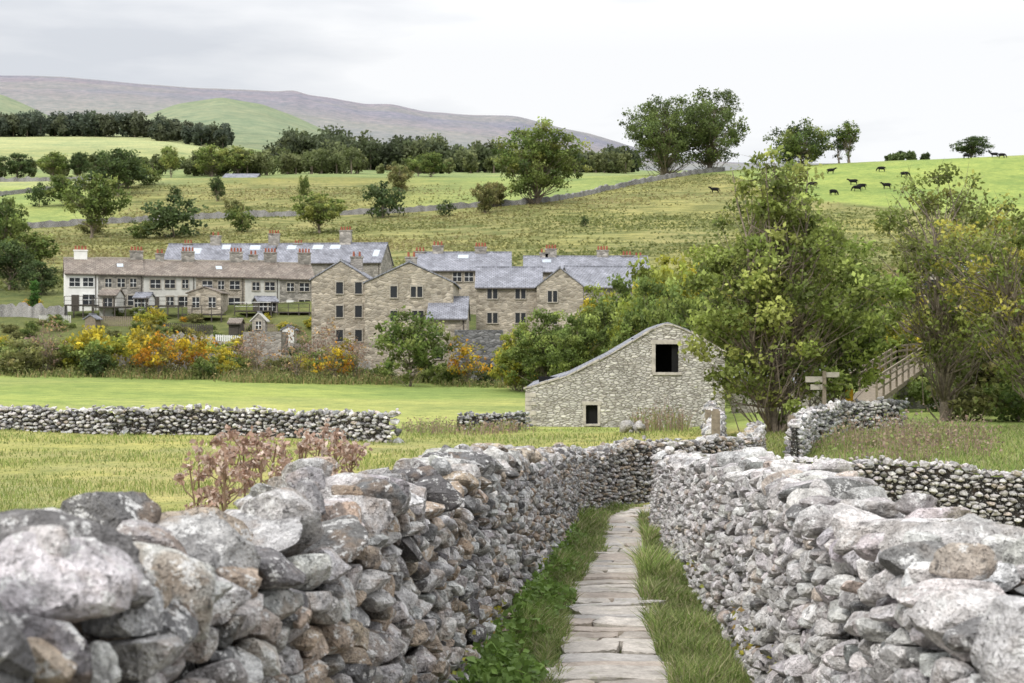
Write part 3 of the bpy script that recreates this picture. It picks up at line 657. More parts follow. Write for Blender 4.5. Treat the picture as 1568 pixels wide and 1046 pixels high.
yel=tree_mesh('ash_yellow',11,10,G_YL+[(0.16,0.19,0.04),(0.20,0.22,0.05)],nc=170,nl=80,leaf=.25,cb=.06,seed=310,cr=.085,trunk=.015)
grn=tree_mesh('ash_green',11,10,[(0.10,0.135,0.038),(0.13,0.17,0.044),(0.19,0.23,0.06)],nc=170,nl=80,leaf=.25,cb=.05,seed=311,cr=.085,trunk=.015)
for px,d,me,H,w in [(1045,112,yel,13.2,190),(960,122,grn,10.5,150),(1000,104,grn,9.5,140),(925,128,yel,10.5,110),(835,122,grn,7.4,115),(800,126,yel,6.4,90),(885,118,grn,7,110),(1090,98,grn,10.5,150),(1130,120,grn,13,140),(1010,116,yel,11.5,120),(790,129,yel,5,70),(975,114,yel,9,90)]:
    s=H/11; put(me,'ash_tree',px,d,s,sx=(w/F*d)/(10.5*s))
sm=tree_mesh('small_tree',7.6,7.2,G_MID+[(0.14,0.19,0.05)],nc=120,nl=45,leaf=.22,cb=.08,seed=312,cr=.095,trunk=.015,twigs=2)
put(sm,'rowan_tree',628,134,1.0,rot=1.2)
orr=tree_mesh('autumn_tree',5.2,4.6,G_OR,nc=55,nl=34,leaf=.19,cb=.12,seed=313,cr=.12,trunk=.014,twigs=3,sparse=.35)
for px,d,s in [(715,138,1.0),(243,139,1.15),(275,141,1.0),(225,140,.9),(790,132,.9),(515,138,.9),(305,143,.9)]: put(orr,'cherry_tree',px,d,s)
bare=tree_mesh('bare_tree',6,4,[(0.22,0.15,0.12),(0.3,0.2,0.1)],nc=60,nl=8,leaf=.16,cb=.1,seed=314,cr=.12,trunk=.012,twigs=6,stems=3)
for px,d,s in [(75,141,1),(395,140,.9),(455,139,1),(505,140,1.1),(545,139,.8),(380,145,.8)]: put(bare,'bare_sapling',px,d,s)
random.seed(5)
ks=['s_dk','s_mid','s_lt','s_yl','s_or','s_ol','s_mid','s_yl','s_ol','s_lt']
for i in range(135):
    px=random.uniform(-40,480) if i<98 else random.uniform(480,1000); d=random.uniform(143,181) if i<98 else random.uniform(141,152)
    k=random.choice(ks) if random.random()>.3 else random.choice(['s_mid','s_ol','s_lt'])
    s=random.uniform(.3,.9)*(1.1 if d<160 else .62)
    put(LIB[k],'shrub',px,d,s,sx=random.uniform(.8,1.3))
for px,d,k,s in [(30,139,'s_ol',1.1),(130,141,'s_lt',1.3),(155,143,'s_yl',1.5),(140,150,'s_yl',1.3),(205,150,'s_yl',1.3),(110,143,'s_ol',1.3),(150,139,'s_dk',.8),(315,140,'s_mid',.8),(12,141,'s_mid',.9),(60,145,'s_ol',1.3),(425,143,'s_ol',.9),(230,172,'s_yl',.9),(235,196,'s_yl',1.0),(345,142,'s_yl',.6),(590,141,'s_mid',.6),(690,140,'s_mid',.7),(750,139,'s_dk',.7),(255,150,'s_or',1.0)]:
    put(LIB[k],'shrub',px,d,s)
put(tree_mesh('conifer',5,1.7,[(0.04,0.10,0.02),(0.07,0.14,0.03)],nc=60,nl=40,leaf=.16,cb=.02,seed=320,cr=.22,shape='cone'),'conifer_tree',53,181,.95)
put(LIB['s_or'],'autumn_shrub',50,183,.6)

# ------------------------------------------------------------------ buildings
def box(b,x0,x1,y0,y1,z0,z1):
    V=[(x0,y0,z0),(x1,y0,z0),(x1,y1,z0),(x0,y1,z0),(x0,y0,z1),(x1,y0,z1),(x1,y1,z1),(x0,y1,z1)]
    o=len(b[0]); b[0].extend(V); b[1].extend([[o+i for i in f] for f in ((0,3,2,1),(4,5,6,7),(0,1,5,4),(1,2,6,5),(2,3,7,6),(3,0,4,7))])
def flush(b,name,m,parent):
    if not b[0]: return
    me=bpy.data.meshes.new(name); me.from_pydata(b[0],[],b[1]); me.materials.append(m); me.update(); return new_obj(name,me,parent)
M_SKYL=m_simple('rooflight_glass',(0.45,0.5,0.55),0.1,0.05,2,0)
def house(name,px0,d0,px1,d1,pyb,pye,pyr,depth,mw,mr,axis='x',wins=(),chim=(),doors=(),sky=(),trim=M_TRIM):
    x0,x1=X(px0,d0),X(px1,d1); L=math.hypot(x1-x0,d1-d0); rot=math.atan2(d1-d0,x1-x0); dm=(d0+d1)/2
    z0=Z(pyb,dm); ze=Z(pye,dm)-z0; dr=dm+(depth/2 if axis=='x' else 0); zr=Z(pyr,dr)-z0
    e=bpy.data.objects.new(name,None); sc.collection.objects.link(e); e.location=(x0,d0,z0); e.rotation_euler=(0,0,rot)
    D=depth; lo=-5.0
    b=([],[])
    if axis=='x':
        V=[(0,0,lo),(L,0,lo),(L,D,lo),(0,D,lo),(0,0,ze),(L,0,ze),(L,D,ze),(0,D,ze),(0,D/2,zr-.05),(L,D/2,zr-.05)]
        Fs=[(0,1,5,4),(1,2,6,9,5),(2,3,7,6),(3,0,4,8,7),(4,5,9,8),(6,7,8,9)]
    else:
        V=[(0,0,lo),(L,0,lo),(L,D,lo),(0,D,lo),(0,0,ze),(L,0,ze),(L,D,ze),(0,D,ze),(L/2,0,zr-.05),(L/2,D,zr-.05)]
        Fs=[(0,1,5,8,4),(1,2,6,5),(2,3,7,9,6),(3,0,4,7),(4,8,9,7),(8,5,6,9)]
    b[0].extend(V); b[1].extend([list(f) for f in Fs]); flush(b,'walls',mw,e)
    oh=0.25; th=0.14; b=([],[])
    def slab(p,q,r,s):
        o=len(b[0]); lowr=[tuple(v) for v in (p,q,r,s)]; b[0].extend(lowr+[(v[0],v[1],v[2]+th) for v in lowr]); b[1].extend([[o+i for i in f] for f in ((0,3,2,1),(4,5,6,7),(0,1,5,4),(1,2,6,5),(2,3,7,6),(3,0,4,7))])
    if axis=='x':
        sl=(zr-ze)/(D/2); 
        slab((-.15,-oh,ze-oh*sl+.02),(L+.15,-oh,ze-oh*sl+.02),(L+.15,D/2,zr+.02),(-.15,D/2,zr+.02))
        slab((-.15,D/2,zr+.02),(L+.15,D/2,zr+.02),(L+.15,D+oh,ze-oh*sl+.02),(-.15,D+oh,ze-oh*sl+.02))
    else:
        sl=(zr-ze)/(L/2)
        slab((-oh,-.12,ze-oh*sl+.02),(L/2,-.12,zr+.02),(L/2,D+.12,zr+.02),(-oh,D+.12,ze-oh*sl+.02))
        slab((L/2,-.12,zr+.02),(L+oh,-.12,ze-oh*sl+.02),(L+oh,D+.12,ze-oh*sl+.02),(L/2,D+.12,zr+.02))
    flush(b,'roof',mr,e)
    b=([],[])
    if axis=='x':
        box(b,-.15,L+.15,D/2-.14,D/2+.14,zr+.1,zr+.25); flush(b,'ridge',M_TRIM if mr is M_TILE else M_SLATE,e)
        b=([],[]); box(b,-.1,L+.1,-oh-.12,-oh,ze-oh*sl-.08,ze-oh*sl+.04); flush(b,'gutter',M_WOODD,e)
        b=([],[]); box(b,L-.35,L-.25,-.1,-.005,-1,ze-.1); flush(b,'downpipe',M_WOODD,e)
    else:
        box(b,L/2-.13,L/2+.13,-.12,D+.12,zr+.1,zr+.25); flush(b,'ridge',M_SLATE,e)
    gl=([],[]);fr=([],[]);mu=([],[])
    def win(cx,cz,w,h,style=0):
        box(gl,cx-w/2,cx+w/2,-.02,.05,cz-h/2,cz+h/2)
        t=.1
        box(fr,cx-w/2-t,cx+w/2+t,-.09,.04,cz+h/2,cz+h/2+t*1.8); box(fr,cx-w/2-t,cx+w/2+t,-.14,.04,cz-h/2-t,cz-h/2)
        box(fr,cx-w/2-t,cx-w/2,-.08,.04,cz-h/2,cz+h/2); box(fr,cx+w/2,cx+w/2+t,-.08,.04,cz-h/2,cz+h/2)
        if style==1:
            box(mu,cx-.03,cx+.03,-.06,-.021,cz-h/2,cz+h/2); box(mu,cx-w/2,cx+w/2,-.058,-.021,cz-.03,cz+.03)
        if style==2: box(fr,cx-.07,cx+.07,-.075,-.021,cz-h/2,cz+h/2)
    for wv in wins:
        px,py,w,h=wv[:4]; t=(px-px0)/(px1-px0); 
        dd=d0+(d1-d0)*t; win(t*L,Z(py,dd)-z0,w,h,wv[4] if len(wv)>4 else 0)
    flush(gl,'window_glass',M_GLASS,e); flush(fr,'window_surrounds',trim,e); flush(mu,'window_frames',M_WTRIM,e)
    for i,(px,tp,w,np_) in enumerate(chim):
        t=(px-px0)/(px1-px0); cx=t*L; yb=D/2 if axis=='x' else 1.2; zt=Z(tp,dm+yb)-z0+.25
        if axis=='y': yb=D*.5
        w=w*1.12
        b=([],[]); zb=zr-.8 if axis=='x' else ze
        box(b,cx-w/2,cx+w/2,yb-.4,yb+.4,zb,zt-.5); box(b,cx-w/2-.08,cx+w/2+.08,yb-.48,yb+.48,zt-.5,zt-.33); flush(b,'chimney_stack',M_GREYST if mw is not M_WHITE or i else M_WHITE,e)
        b=([],[])
        for k in range(np_):
            x=cx-w/2+(k+.5)*w/np_; v,f=tube([(x,yb,zt-.34),(x,yb,zt+.22)],[.15,.12],8); o=len(b[0]); b[0].extend([tuple(q) for q in v]); b[1].extend([[int(i)+o for i in q] for q in f])
            b[1].append([o+8+i for i in range(8)])
        flush(b,'chimney_pots',M_POT,e)
    for (px,py,w,h) in sky:
        t=(px-px0)/(px1-px0); cx=t*L; fy=(Z(py,dm+D/4)-z0-ze)/(zr-ze)*D/2; b=([],[]); c=math.cos(math.atan(sl)); 
        y0,y1=fy-h/2*c,fy+h/2*c; z0_,z1_=ze+y0*sl+.02+th+.03,ze+y1*sl+.02+th+.03
        o=len(b[0]); b[0].extend([(cx-w/2,y0,z0_),(cx+w/2,y0,z0_),(cx+w/2,y1,z1_),(cx-w/2,y1,z1_),(cx-w/2,y0,z0_-.1),(cx+w/2,y0,z0_-.1),(cx+w/2,y1,z1_-.1),(cx-w/2,y1,z1_-.1)])
        b[1].extend([[0,1,2,3],[0,4,5,1],[1,5,6,2],[2,6,7,3],[3,7,4,0]]); flush(b,'rooflight',M_SKYL,e)
    gb=([],[]); gd=([],[])
    for (px,py,w,h,kind) in doors:
        t=(px-px0)/(px1-px0); cx=t*L; cz=Z(py,dm)-z0; bb=gb if kind=='w' else gd
        box(bb,cx-w/2,cx+w/2,-.07,.05,cz-h/2,cz+h/2)
    flush(gb,'white_door',M_WTRIM,e); flush(gd,'dark_door',M_WOODD,e)
    return e
def dT(px): return 184+(px-100)/380*10
units=[(100,150,M_WHITE,M_WTRIM),(150,220,M_GREYST,M_TRIM),(220,300,M_CREAM,M_TRIM),(300,375,M_MILL,M_TRIM),(375,428,M_CREAM,M_TRIM),(428,481,M_GREYST,M_TRIM)]
ru=random.Random(3)
for i,(a,b_,mw,tm) in enumerate(units):
    o=(a-100)/380*9; dy=[0,-1,1,0,-1.5,.5][i]
    w_=b_-a; cols=[a+w_*.22,a+w_*.5,a+w_*.78] if w_>55 else [a+w_*.3,a+w_*.72]
    wins=[(c+ru.uniform(-1.5,1.5),432+o,ru.choice([.8,.95,1.3]),1.1,1) for c in cols]+[(c,459+o,ru.choice([.95,1.5]),1.3,1) for c in cols[1:]]
    ch=[(b_-8 if i else 125,382+o*.5,1.5,4)]+([(a+w_*.35,386+o*.5,1.0,2)] if i in (2,4) else [])
    house('terraced_house',a,dT(a),b_,dT(b_),478+o,419+o+dy*.3,397+o*.9+dy,8,mw,M_TILE,'x',wins,ch,[(cols[0],464+o,.95,2.1,'w' if i%2 else 'd')],sky=[(a+w_*.5,407+o,.8,.9)] if i in (1,3) else [],trim=tm)
house('stone_porch',287,182.5,338,182.5,480,449,440,4.5,M_MILL,M_TILE,'y',[(300,463,.9,1.3,1),(325,463,.9,1.3,1)])
house('stone_porch',152,180.5,178,180.5,476,452,444,3.5,M_CREAM,M_TILE,'x',[(165,463,1.2,1.2,1)])
house('conservatory',205,182,228,182,476,456,450,3,M_WTRIM,M_SLATE,'x',[(211,464,.8,1.1,1),(222,464,.8,1.1,1)])
house('conservatory',395,184,425,185,482,462,456,3,M_WOODD,M_SLATE,'x',[(403,470,1,1.2,1),(417,470,1,1.2,1)])
def deck(px0,px1,d,py,drop):
    e=bpy.data.objects.new('garden_decking',None); sc.collection.objects.link(e); e.location=(X(px0,d),d,Z(py,d)); L=(px1-px0)/F*d
    b=([],[]); box(b,0,L,-2.6,0.5,-.15,0); flush(b,'deck_floor',M_WOODD,e)
    b=([],[]); k=int(L/1.6)+1
    for i in range(k+1):
        x=i*L/k; box(b,x-.07,x+.07,-2.55,-2.4,-drop,-.151)
        box(b,x-.04,x+.04,-2.58,-2.5,0.001,1.0)
    flush(b,'deck_posts',M_WOODD,e)
    b=([],[]); box(b,0,L,-2.6,-2.51,1.001,1.07); box(b,0,L,-2.57,-2.53,.5,.54); flush(b,'deck_rail',M_WTRIM if px0%2 else M_WOODD,e)
for q in [(108,150,182,467,3),(152,200,181,470,3.2),(232,280,182,468,2.8),(286,345,180.5,481,3.4),(365,420,184,476,3),(430,478,186,478,3)]: deck(*q)
def fence(px0,px1,d,m,h=1.2):
    e=bpy.data.objects.new('garden_fence',None); sc.collection.objects.link(e); b=([],[]); n=int((px1-px0)/F*d/.25)
    for i in range(n):
        x=X(px0,d)+i*.25; z=tz(x,d); box(b,x,x+.17,d,d+.03,z-.2,z+h)
    flush(b,'pales',m,e); b=([],[]); x=X(px0,d); 
    for i in range(0,n,4):
        xx=x+i*.25; z=tz(xx,d); box(b,xx,xx+.9,d+.031,d+.08,z+h*.7,z+h*.8)
    flush(b,'rails',m,e)
fence(150,230,174,M_WOOD); fence(250,330,170,M_WOODD); fence(370,460,173,M_WOOD,1.0); fence(60,110,176,M_CREAM,.9); fence(330,372,166,M_WTRIM,.8)
house('garden_shed',130,171,146,171,500,488,483,2.2,M_WOOD,M_SLATE,'y'); house('garden_shed',350,170,368,170,508,495,490,2.2,M_WOODD,M_TILE,'x'); house('garden_shed',432,166,450,166,520,505,500,2.2,M_WTRIM,M_SLATE,'y')
house('slate_roof_terrace',250,216,415,216,440,400,375,8,M_GREYST,M_SLATE,'x',[],[(279,372,1.2,3),(322,360,1.4,2),(413,357,1.5,4)],sky=[(296,386,1.3,1.6),(340,379,1.3,1.3),(385,380,1.6,1.3)])
house('slate_roof_terrace',416,215,583,213,440,402,374,9,M_GREYST,M_SLATE,'x',[],[(519,352,1.6,4),(445,372,1.2,3)],sky=[(437,379,1.4,1.2),(478,379,1.6,1.2),(505,379,1.6,1.2),(572,390,.9,1.8)])
house('mill_building',477,155,566,155,530,428,400,16,M_MILL,M_SLATE,'y',[(x,y,.75,1.25) for x in (520,549) for y in (441,477,514)],[(534,386,1.2,2)],trim=M_TRIM)
house('mill_building',559,149.5,694,149.5,575,433,402,17,M_MILL,M_SLATE,'y',[(603,447,.7,1.2),(638,447,1.2,1.1,2),(603,484,.7,1.1),(640,484,1.2,1.1,2),(603,520,.7,1.2),(640,520,1.1,1.1)],[(621,386,1.1,2)])
house('stone_outbuilding',655,146,714,146,575,488,457,10,M_MILL,M_SLATE,'x',[(672,508,.9,.9),(672,541,.9,1.1)])
house('stone_house',729,168,830,168,505,440,411,9,M_MILL,M_SLATE,'x',[(754,450,1.2,1.15,2),(797,450,1.2,1.15,2),(754,487,1.2,1.2,2),(797,487,1.2,1.2,2)],[])
house('stone_house',822,166.5,893,166.5,505,439,411,11,M_MILL,M_SLATE,'y',[(846,454,1.1,1.3,2),(846,488,1.1,1.3,2)])
house('slate_roof_terrace',632,188,782,188,455,414,388,9,M_MILL,M_SLATE,'x',[(718,424,1.1,1.2,1),(700,424,1.1,1.2,1),(740,424,1.1,1.2,1)],[(640,384,1.2,3),(668,375,1.3,3),(735,377,1.4,4)],sky=[(708,394,1.4,1)])
house('slate_roof_terrace',803,192,995,192,460,416,394,9,M_MILL,M_SLATE,'x',[],[(845,380,1.4,4),(834,386,1,2),(926,382,1.4,4),(964,390,1.2,3),(982,392,1,2)],sky=[(838,401,1.2,1)])
house('slate_roof_terrace',880,176,985,178,480,440,410,9,M_GREYST,M_SLATE,'x',[],[])
house('riverside_house',1402,112,1485,110,560,424,388,10,M_GREYST,M_SLATE,'y',[(1425,440,1,1.2),(1455,440,1,1.2),(1425,480,1,1.2),(1455,480,1,1.2)],[])
house('farm_shed',340,462,392,462,280,273,267,12,M_DARKST,M_SLATE,'x')
house('riverside_house',1120,88,1248,86,645,590,560,6,M_GREYST,M_SLATE,'x',[])
b=([],[]); d=144; box(b,X(696,d),X(770,d),d,d+6,Z(590,d)-1,Z(505,d)); flush(b,'retaining_wall',M_DARKST,None)
b=([],[]); box(b,X(770,d),X(815,d),d+2,d+6,Z(590,d)-1,Z(530,d)); flush(b,'retaining_wall',M_GREYST,None)
b=([],[]); d=150; box(b,X(372,d),X(430,d),d,d+5,Z(590,d)-1,Z(508,d)); flush(b,'retaining_wall',M_GREYST,None)
house('garden_gazebo',386,152,406,152,508,490,480,1.4,M_GREYST,M_CREAM,'y',[(396,498,.6,.8,1)])
M_TRIM2=m_simple('weathered_sandstone',(0.46,0.42,0.37),0.9,0.3,3,0.4,.03)
def barn():
    d=76; e=bpy.data.objects.new('stone_barn',None); sc.collection.objects.link(e); e.location=(X(805,d),d,Z(658,d)); e.rotation_euler=(0,0,R(-3))
    s=d/F; L=(1108-805)*s; zb=-.6
    prof=[(0,(658-596)*s),((868-805)*s,(658-577)*s),((930-805)*s,(658-546)*s),((1003-805)*s,(658-503)*s),((1022-805)*s,(658-496)*s),((1052-805)*s,(658-507)*s),(L,(658-540)*s)]
    pxs,pzs=zip(*prof); top=lambda x: float(np.interp(x,pxs,pzs))
    o1=((1003-805)*s,(1038-805)*s,(658-570)*s,(658-527)*s); o2=((897-805)*s,(915-805)*s,(658-649)*s,(658-620)*s)
    xs=sorted(set([*pxs,o1[0],o1[1],o2[0],o2[1]])); b=([],[]); th=.55
    def prism(x0,x1,a0,a1,t0,t1,y0=0,y1=th):
        o=len(b[0]); b[0].extend([(x0,y0,a0),(x1,y0,a1),(x1,y1,a1),(x0,y1,a0),(x0,y0,t0),(x1,y0,t1),(x1,y1,t1),(x0,y1,t0)]); b[1].extend([[o+i for i in f] for f in ((0,3,2,1),(4,5,6,7),(0,1,5,4),(1,2,6,5),(2,3,7,6),(3,0,4,7))])
    for x0,x1 in zip(xs[:-1],xs[1:]):
        segs=[(zb,None)]
        for o in (o1,o2):
            if x0>=o[0]-1e-6 and x1<=o[1]+1e-6: segs=[(zb,o[2]),(o[3],None)]
        for a,t in segs: prism(x0,x1,a,a,t if t is not None else top(x0),t if t is not None else top(x1))
    Dp=11
    prism(0,.55,zb,zb,pzs[0]-.02,pzs[0]+.25,th,Dp); prism(L-.55,L,zb,zb,pzs[-1],pzs[-1]-.1,th,Dp); 
    for x0,x1 in zip(pxs[:-1],pxs[1:]): prism(x0,x1,zb,zb,top(x0),top(x1),Dp,Dp+.5)
    flush(b,'walls',M_BARN,e)
    b=([],[])
    for x0,x1 in zip(pxs[:-1],pxs[1:]): prism(x0,x1,top(x0)+.005,top(x1)+.005,top(x0)+.1,top(x1)+.1,.25,Dp+.4)
    flush(b,'roof',M_SLATE,e)
    b=([],[]); x=-.12
    while x<L:
        w=random.uniform(.35,.7); x1=min(x+w,L+.1); h=random.uniform(.05,.16); xa=max(x,0);xb=min(x1,L); yf=random.uniform(-.1,-.03)
        prism(x,x1-.02,top(xa)+.003,top(xb)+.003,top(xa)+h,top(xb)+h,yf,.4); x=x1
    flush(b,'coping',M_TRIM2,e)
    b=([],[]); box(b,o1[0]-.25,o1[1]+.2,-.05,.3,o1[3]+.002,o1[3]+.22); box(b,o1[0]-.15,o1[1]+.15,-.07,.3,o1[2]-.14,o1[2]-.002)
    box(b,o1[0]-.2,o1[0]-.003,-.04,.3,o1[2]+.001,o1[3]); box(b,o2[0]-.2,o2[1]+.2,-.05,.3,o2[3]+.002,o2[3]+.2); box(b,o2[0]-.12,o2[1]+.12,-.07,.3,o2[2]-.1,o2[2]-.002)
    box(b,o2[0]-.15,o2[0]-.003,-.04,.3,o2[2]+.001,o2[3]);box(b,o2[1]+.003,o2[1]+.15,-.04,.3,o2[2]+.001,o2[3])
    z=0;k=0
    while z<pzs[0]-.2:
        h=random.uniform(.2,.3); w=.55 if k%2 else .3; box(b,-.03,w,-.03,.3,z,z+h-.02); z+=h;k+=1
    flush(b,'lintels_and_quoins',M_TRIM2,e)
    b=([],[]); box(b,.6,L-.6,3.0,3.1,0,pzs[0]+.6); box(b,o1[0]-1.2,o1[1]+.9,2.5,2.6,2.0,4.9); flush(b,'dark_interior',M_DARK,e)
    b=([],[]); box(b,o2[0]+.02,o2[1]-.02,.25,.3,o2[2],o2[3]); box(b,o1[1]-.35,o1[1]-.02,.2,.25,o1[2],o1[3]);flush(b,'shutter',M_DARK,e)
barn()
# ------------------------------------------------------------------ cattle
def cow_mesh(name,graze):
    V=[];E=[];Rr=[]
    def v(x,y,z,rx,ry=None): V.append((x,y,z)); Rr.append((rx,ry or rx)); return len(V)-1
    b0=v(0,0,1.0,.36,.42);b1=v(.45,0,1.02,.34,.42);b2=v(.85,0,1.1,.25,.32);r1=v(-.45,0,1.03,.35,.4);r2=v(-.85,0,1.12,.25,.28)
    E+=[(b0,b1),(b1,b2),(b0,r1),(r1,r2)]
    if graze: n1=v(1.15,0,.85,.17,.19);h1=v(1.35,0,.45,.14,.15);h2=v(1.42,0,.15,.09,.1)
    else: n1=v(1.15,0,1.35,.17,.19);h1=v(1.38,0,1.5,.15,.16);h2=v(1.7,0,1.35,.1,.11)
    E+=[(b2,n1),(n1,h1),(h1,h2)]
    for sy in (-1,1):
        a=v(.62,.18*sy,.7,.14);c=v(.64,.19*sy,.42,.08);e_=v(.62,.19*sy,.03,.07); E+=[(b1,a),(a,c),(c,e_)]
        a=v(-.6,.18*sy,.72,.18);c=v(-.78,.19*sy,.45,.085);e_=v(-.72,.19*sy,.03,.07); E+=[(r1,a),(a,c),(c,e_)]
        e2=v(1.3 if graze else 1.32,.2*sy,(.52 if graze else 1.58),.04); E.append((h1,e2))
    t1=v(-1.05,0,1.1,.05);t2=v(-1.1,0,.5,.04); E+=[(r2,t1),(t1,t2)]
    me=bpy.data.meshes.new(name); me.from_pydata(V,E,[]); o=bpy.data.objects.new(name,me); sc.collection.objects.link(o)
    m=o.modifiers.new('s','SKIN'); sk=me.skin_vertices[0].data
    for i,r in enumerate(Rr): sk[i].radius=r; sk[i].use_root=(i==0)
    o.modifiers.new('u','SUBSURF').levels=1
    dg=bpy.context.evaluated_depsgraph_get(); dg.update(); me2=bpy.data.meshes.new_from_object(o.evaluated_get(dg)); bpy.data.objects.remove(o)
    me2.materials.clear(); me2.materials.append(M_COW)
    for p in me2.polygons: p.use_smooth=True; p.material_index=0
    return me2
CG=cow_mesh('cow_grazing',True); CS=cow_mesh('cow_standing',False)
def d_at(px,py,lo=330,hi=452):
    ds=np.linspace(lo,hi,300); zz=terr((px-CX)/F*ds,ds); pp=CY-F*zz/ds; i=np.argmin(np.abs(pp-py)); return float(ds[i])
for i,(px,py) in enumerate([(1095,296),(1216,266),(1228,267),(1272,266),(1245,287),(1276,299),(1307,283),(1320,290),(1313,293),(1358,289),(1350,263),(1480,243),(1523,241),(1534,242),(1385,271)]):
    d=d_at(px,py); o=new_obj('cow',CG if i%3 else CS); o.location=(X(px,d),d,tz(X(px,d),d)-.03); o.rotation_euler=(0,0,random.choice([0,3.14])+random.uniform(-.5,.5)); o.scale=(1.1,)*3
# ------------------------------------------------------------------ furniture
def emp(name,px,d,dz=0,rot=0):
    e=bpy.data.objects.new(name,None); sc.collection.objects.link(e); x=X(px,d); e.location=(x,d,tz(x,d)+dz); e.rotation_euler=(0,0,rot); return e
for px,d,h in [(1096,40,1.75),(1085,52,1.3),(1212,46,1.3)]:
    e=emp('wooden_gatepost',px,d); b=([],[]); box(b,-.11,.11,-.1,.1,-.3,h); box(b,-.08,.08,-.07,.07,h,h+.05); flush(b,'post',M_WOOD,e)
e=emp('wooden_signpost',1262,57,.3); b=([],[]); box(b,-.07,.07,-.07,.07,-.6,2.2); flush(b,'post',M_WOOD,e)
b=([],[]); box(b,-.75,-.072,-.03,.03,1.75,1.98); box(b,.072,.6,-.03,.03,1.95,2.15); box(b,-.55,-.072,-.03,.03,1.45,1.66); flush(b,'fingers',M_TRIM,e)
e=emp('lamp_post',1298,64,.2); v,f=tube([(0,0,-.5),(0,0,1.0),(0,0,2.1)],[.06,.05,.04],8); mesh_np('post',v,f,M_METAL,parent=e)
mesh_np('globe',ICO[3][0]*.14+np.array([0,0,2.22]),ICO[3][1],M_WTRIM,smooth=True,parent=e)
e=emp('waymarker_sign',1300,62,.1); b=([],[]); box(b,-.05,.05,-.05,.05,-.5,1.4); flush(b,'post',M_WOOD,e); b=([],[]); box(b,-.17,.17,-.075,-.052,1.0,1.6); flush(b,'panel',M_YEL,e)
def bridge():
    e=bpy.data.objects.new('footbridge',None); sc.collection.objects.link(e)
    p0=np.array([X(1318,72),72,Z(612,72)]); p1=np.array([X(1395,84),84,Z(560,84)]); p2=np.array([X(1500,95),95,Z(545,95)])
    dr=unit((p1-p0)[:2]); nn=np.array([dr[1],-dr[0],0])*.8
    V=[];Fc=[]
    def beam(a,c,w,h):
        t=unit(c-a); s=unit(np.cross(t,[0,0,1.])); o=len(V)
        for p in (a,c):
            for sx,sz in ((-1,0),(1,0),(1,1),(-1,1)): V.append(tuple(p+s*w/2*sx+np.array([0,0,h])*sz))
        Fc.extend([[o,o+1,o+2,o+3],[o+4,o+7,o+6,o+5]]+[[o+i,o+4+i,o+4+(i+1)%4,o+(i+1)%4] for i in range(4)])
    for a,c in ((p0,p1),(p1,p2)):
        beam(a-[0,0,.3],c-[0,0,.3],1.7,.25)
        for sg in (-1,1):
            for hh in (.45,.8,1.1): beam(a+nn*sg+[0,0,hh],c+nn*sg+[0,0,hh],.08,.1)
            k=8
            for i in range(k+1):
                q=a+(c-a)*i/k+nn*sg; o=len(V)
                for z_ in (-.3,1.15):
                    for sx,sy in ((-1,-1),(1,-1),(1,1),(-1,1)): V.append((q[0]+sx*.05,q[1]+sy*.05,q[2]+z_))
                Fc.extend([[o,o+3,o+2,o+1],[o+4,o+5,o+6,o+7]]+[[o+i2,o+(i2+1)%4,o+4+(i2+1)%4,o+4+i2] for i2 in range(4)])
    me=bpy.data.meshes.new('deck_and_rails'); me.from_pydata(V,[],Fc); me.materials.append(M_WOOD); new_obj('deck_and_rails',me,e)
    b=([],[]); box(b,p1[0]-1.5,p1[0]+1.5,p1[1]-.6,p1[1]+.6,-7,p1[2]-.32); flush(b,'pier',M_GREYST,e)
bridge()
rng=np.random.default_rng(77)
V=[];Fc=[];CO=[];off=0
for i in range(16):
    px=rng.uniform(955,985); d=rng.uniform(66,68); x=X(px,d); n_=unit(rng.normal(size=(1,10,3))); vv=rocks(np.ones((1,3)),n_,rng.uniform(.6,.95,(1,10)),2,18,.03)[0]*rng.uniform(.15,.4)
    V.append(vv+[x,d,tz(x,d)+rng.uniform(0,.4)]);Fc.append(ICO[2][1]+off);off+=len(vv);CO.append(np.tile(rng.uniform(.25,.5)*np.array([1,.95,.9]),(len(vv),1)))
mesh_np('stone_pile',np.concatenate(V),np.concatenate(Fc),M_STONE,np.concatenate(CO),True)
def dock(px,d,H,seed):
    global rng; rng=np.random.default_rng(seed); x0=X(px,d); z0=tz(x0,d); BV=[];BF=[];bo=0;Q=[]
    ax,ay=rng.normal(size=2)*.13; pts=[np.array([x0+ax*(t-.6)*H+rng.normal()*.008,d+ay*t*H,z0+H*t]) for t in np.linspace(0,1,7)]
    v,f=tube(pts,np.linspace(.010,.0045,7),4); BV.append(v);BF.append(f+bo);bo+=len(v)
    Q.append(pts[-1]+rng.normal(size=(26,3))*np.array([.018,.018,.024]))
    for k in range(7):
        t=rng.uniform(.6,.96); b0=pts[0]+(pts[-1]-pts[0])*t; e=b0+np.array([rng.normal()*.07,rng.normal()*.07,rng.uniform(.05,.14)])
        v,f=tube([b0,(b0+e)/2+[rng.normal()*.01,0,-.012],e],[.0045,.0035,.003],3); BV.append(v);BF.append(f+bo);bo+=len(v)
        for j in range(3):
            e2=e+rng.normal(size=3)*np.array([.022,.022,.02]); Q.append(e2+rng.normal(size=(11,3))*.011)
    BV=np.concatenate(BV);BF=np.concatenate(BF);q=np.concatenate(Q); v,f,c=leafquads(q,np.full(len(q),.02),pick([(0.52,0.37,0.30),(0.40,0.27,0.20),(0.68,0.56,0.48)],len(q),.3))
    n0=len(BV)
    mesh_np('dried_thistle_plant',np.concatenate([BV,v]),np.concatenate([BF,f+n0]),M_LEAF,np.concatenate([np.tile((.34,.24,.16),(n0,1)),c]))
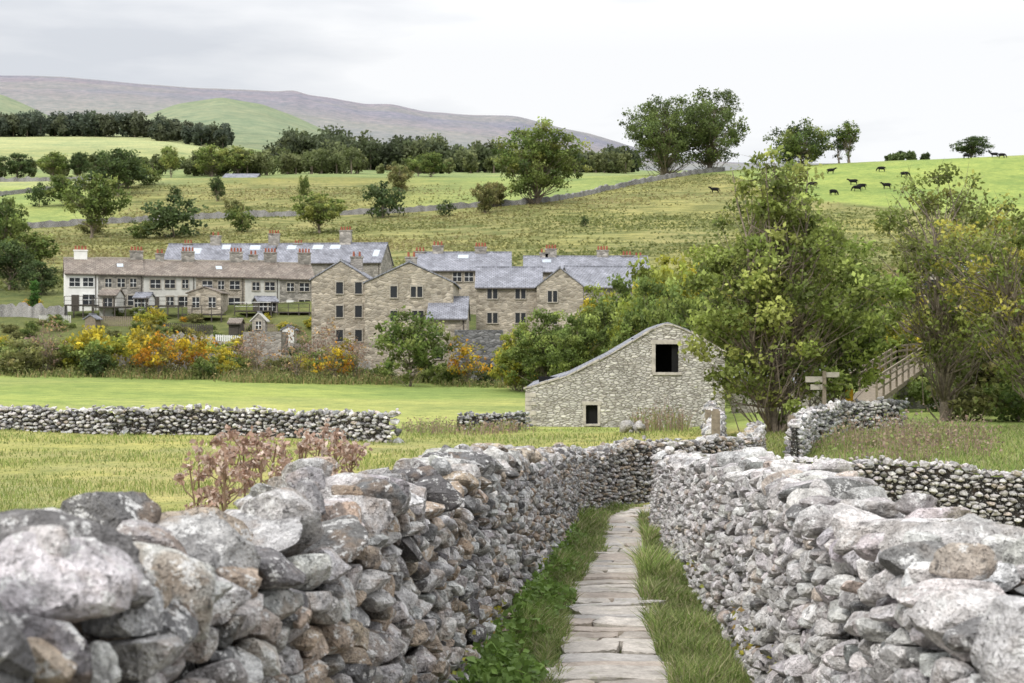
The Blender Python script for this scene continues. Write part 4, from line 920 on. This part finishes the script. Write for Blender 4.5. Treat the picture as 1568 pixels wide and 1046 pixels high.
for i,(px,py,d) in enumerate([(303,686,7),(312,715,6.8),(345,700,6.9),(360,682,7.2),(378,678,7.1),(405,675,7.1),(428,688,7.4),(452,694,7),(470,680,7.4),(488,664,7.2),(510,686,7.6),(525,668,7.5),(540,686,7.8),(395,700,6.8),(360,705,6.7),(418,668,7.3),(440,678,7.2)]):
    dock(px,d,Z(py,d)-tz(X(px,d),d),500+i)
# ------------------------------------------------------------------ world, sun, camera
w=bpy.data.worlds.new('World'); sc.world=w; w.use_nodes=True; nt=w.node_tree; nt.nodes.clear(); n=N(nt)
out=n.a('ShaderNodeOutputWorld'); bg=n.a('ShaderNodeBackground'); n.l(bg.outputs[0],out.inputs[0]); bg.inputs['Strength'].default_value=0.105
sky=n.a('ShaderNodeTexSky'); sky.sky_type='NISHITA'; sky.sun_disc=False; sky.sun_elevation=R(42); sky.sun_rotation=R(215)
tc=n.a('ShaderNodeTexCoord'); mp=n.a('ShaderNodeMapping'); mp.inputs['Scale'].default_value=(1,1,5.0); mp.inputs['Location'].default_value=(.35,0,.2); n.l(tc.outputs['Generated'],mp.inputs[0])
f1=n.noise(mp.outputs[0],2.6,7,0.5); 
cl=n.ramp(f1,0.39,0.55,(6.9,7.15,7.6,1),(9.6,9.65,9.75,1))
sp=n.a('ShaderNodeSeparateXYZ'); n.l(tc.outputs['Generated'],sp.inputs[0])
gr=n.ramp(sp.outputs[2],0.20,0.8,g(1.0),g(2.3))
cl=n.mix(1.0,cl,gr,'MULTIPLY')
n.l(n.mix(0.94,sky.outputs[0],cl),bg.inputs['Color'])
s=bpy.data.lights.new('sun','SUN'); s.energy=2.1; s.angle=R(10); s.color=(1,.965,.91); so=bpy.data.objects.new('sun',s); sc.collection.objects.link(so)
az=R(215); el=R(42); dv=Vector((math.sin(az)*math.cos(el),math.cos(az)*math.cos(el),math.sin(el))); so.rotation_euler=dv.to_track_quat('Z','Y').to_euler(); so.location=(0,-20,50)
cam=bpy.data.cameras.new('camera'); co=bpy.data.objects.new('camera',cam); sc.collection.objects.link(co); co.location=(0,0,0); co.rotation_euler=(R(90),0,0)
cam.lens=50; cam.sensor_width=36; cam.clip_start=.05; cam.clip_end=40000; cam.dof.use_dof=True; cam.dof.focus_distance=14; cam.dof.aperture_fstop=7
sc.camera=co
sc.view_settings.view_transform='Standard'; sc.view_settings.look='None'; sc.view_settings.exposure=0
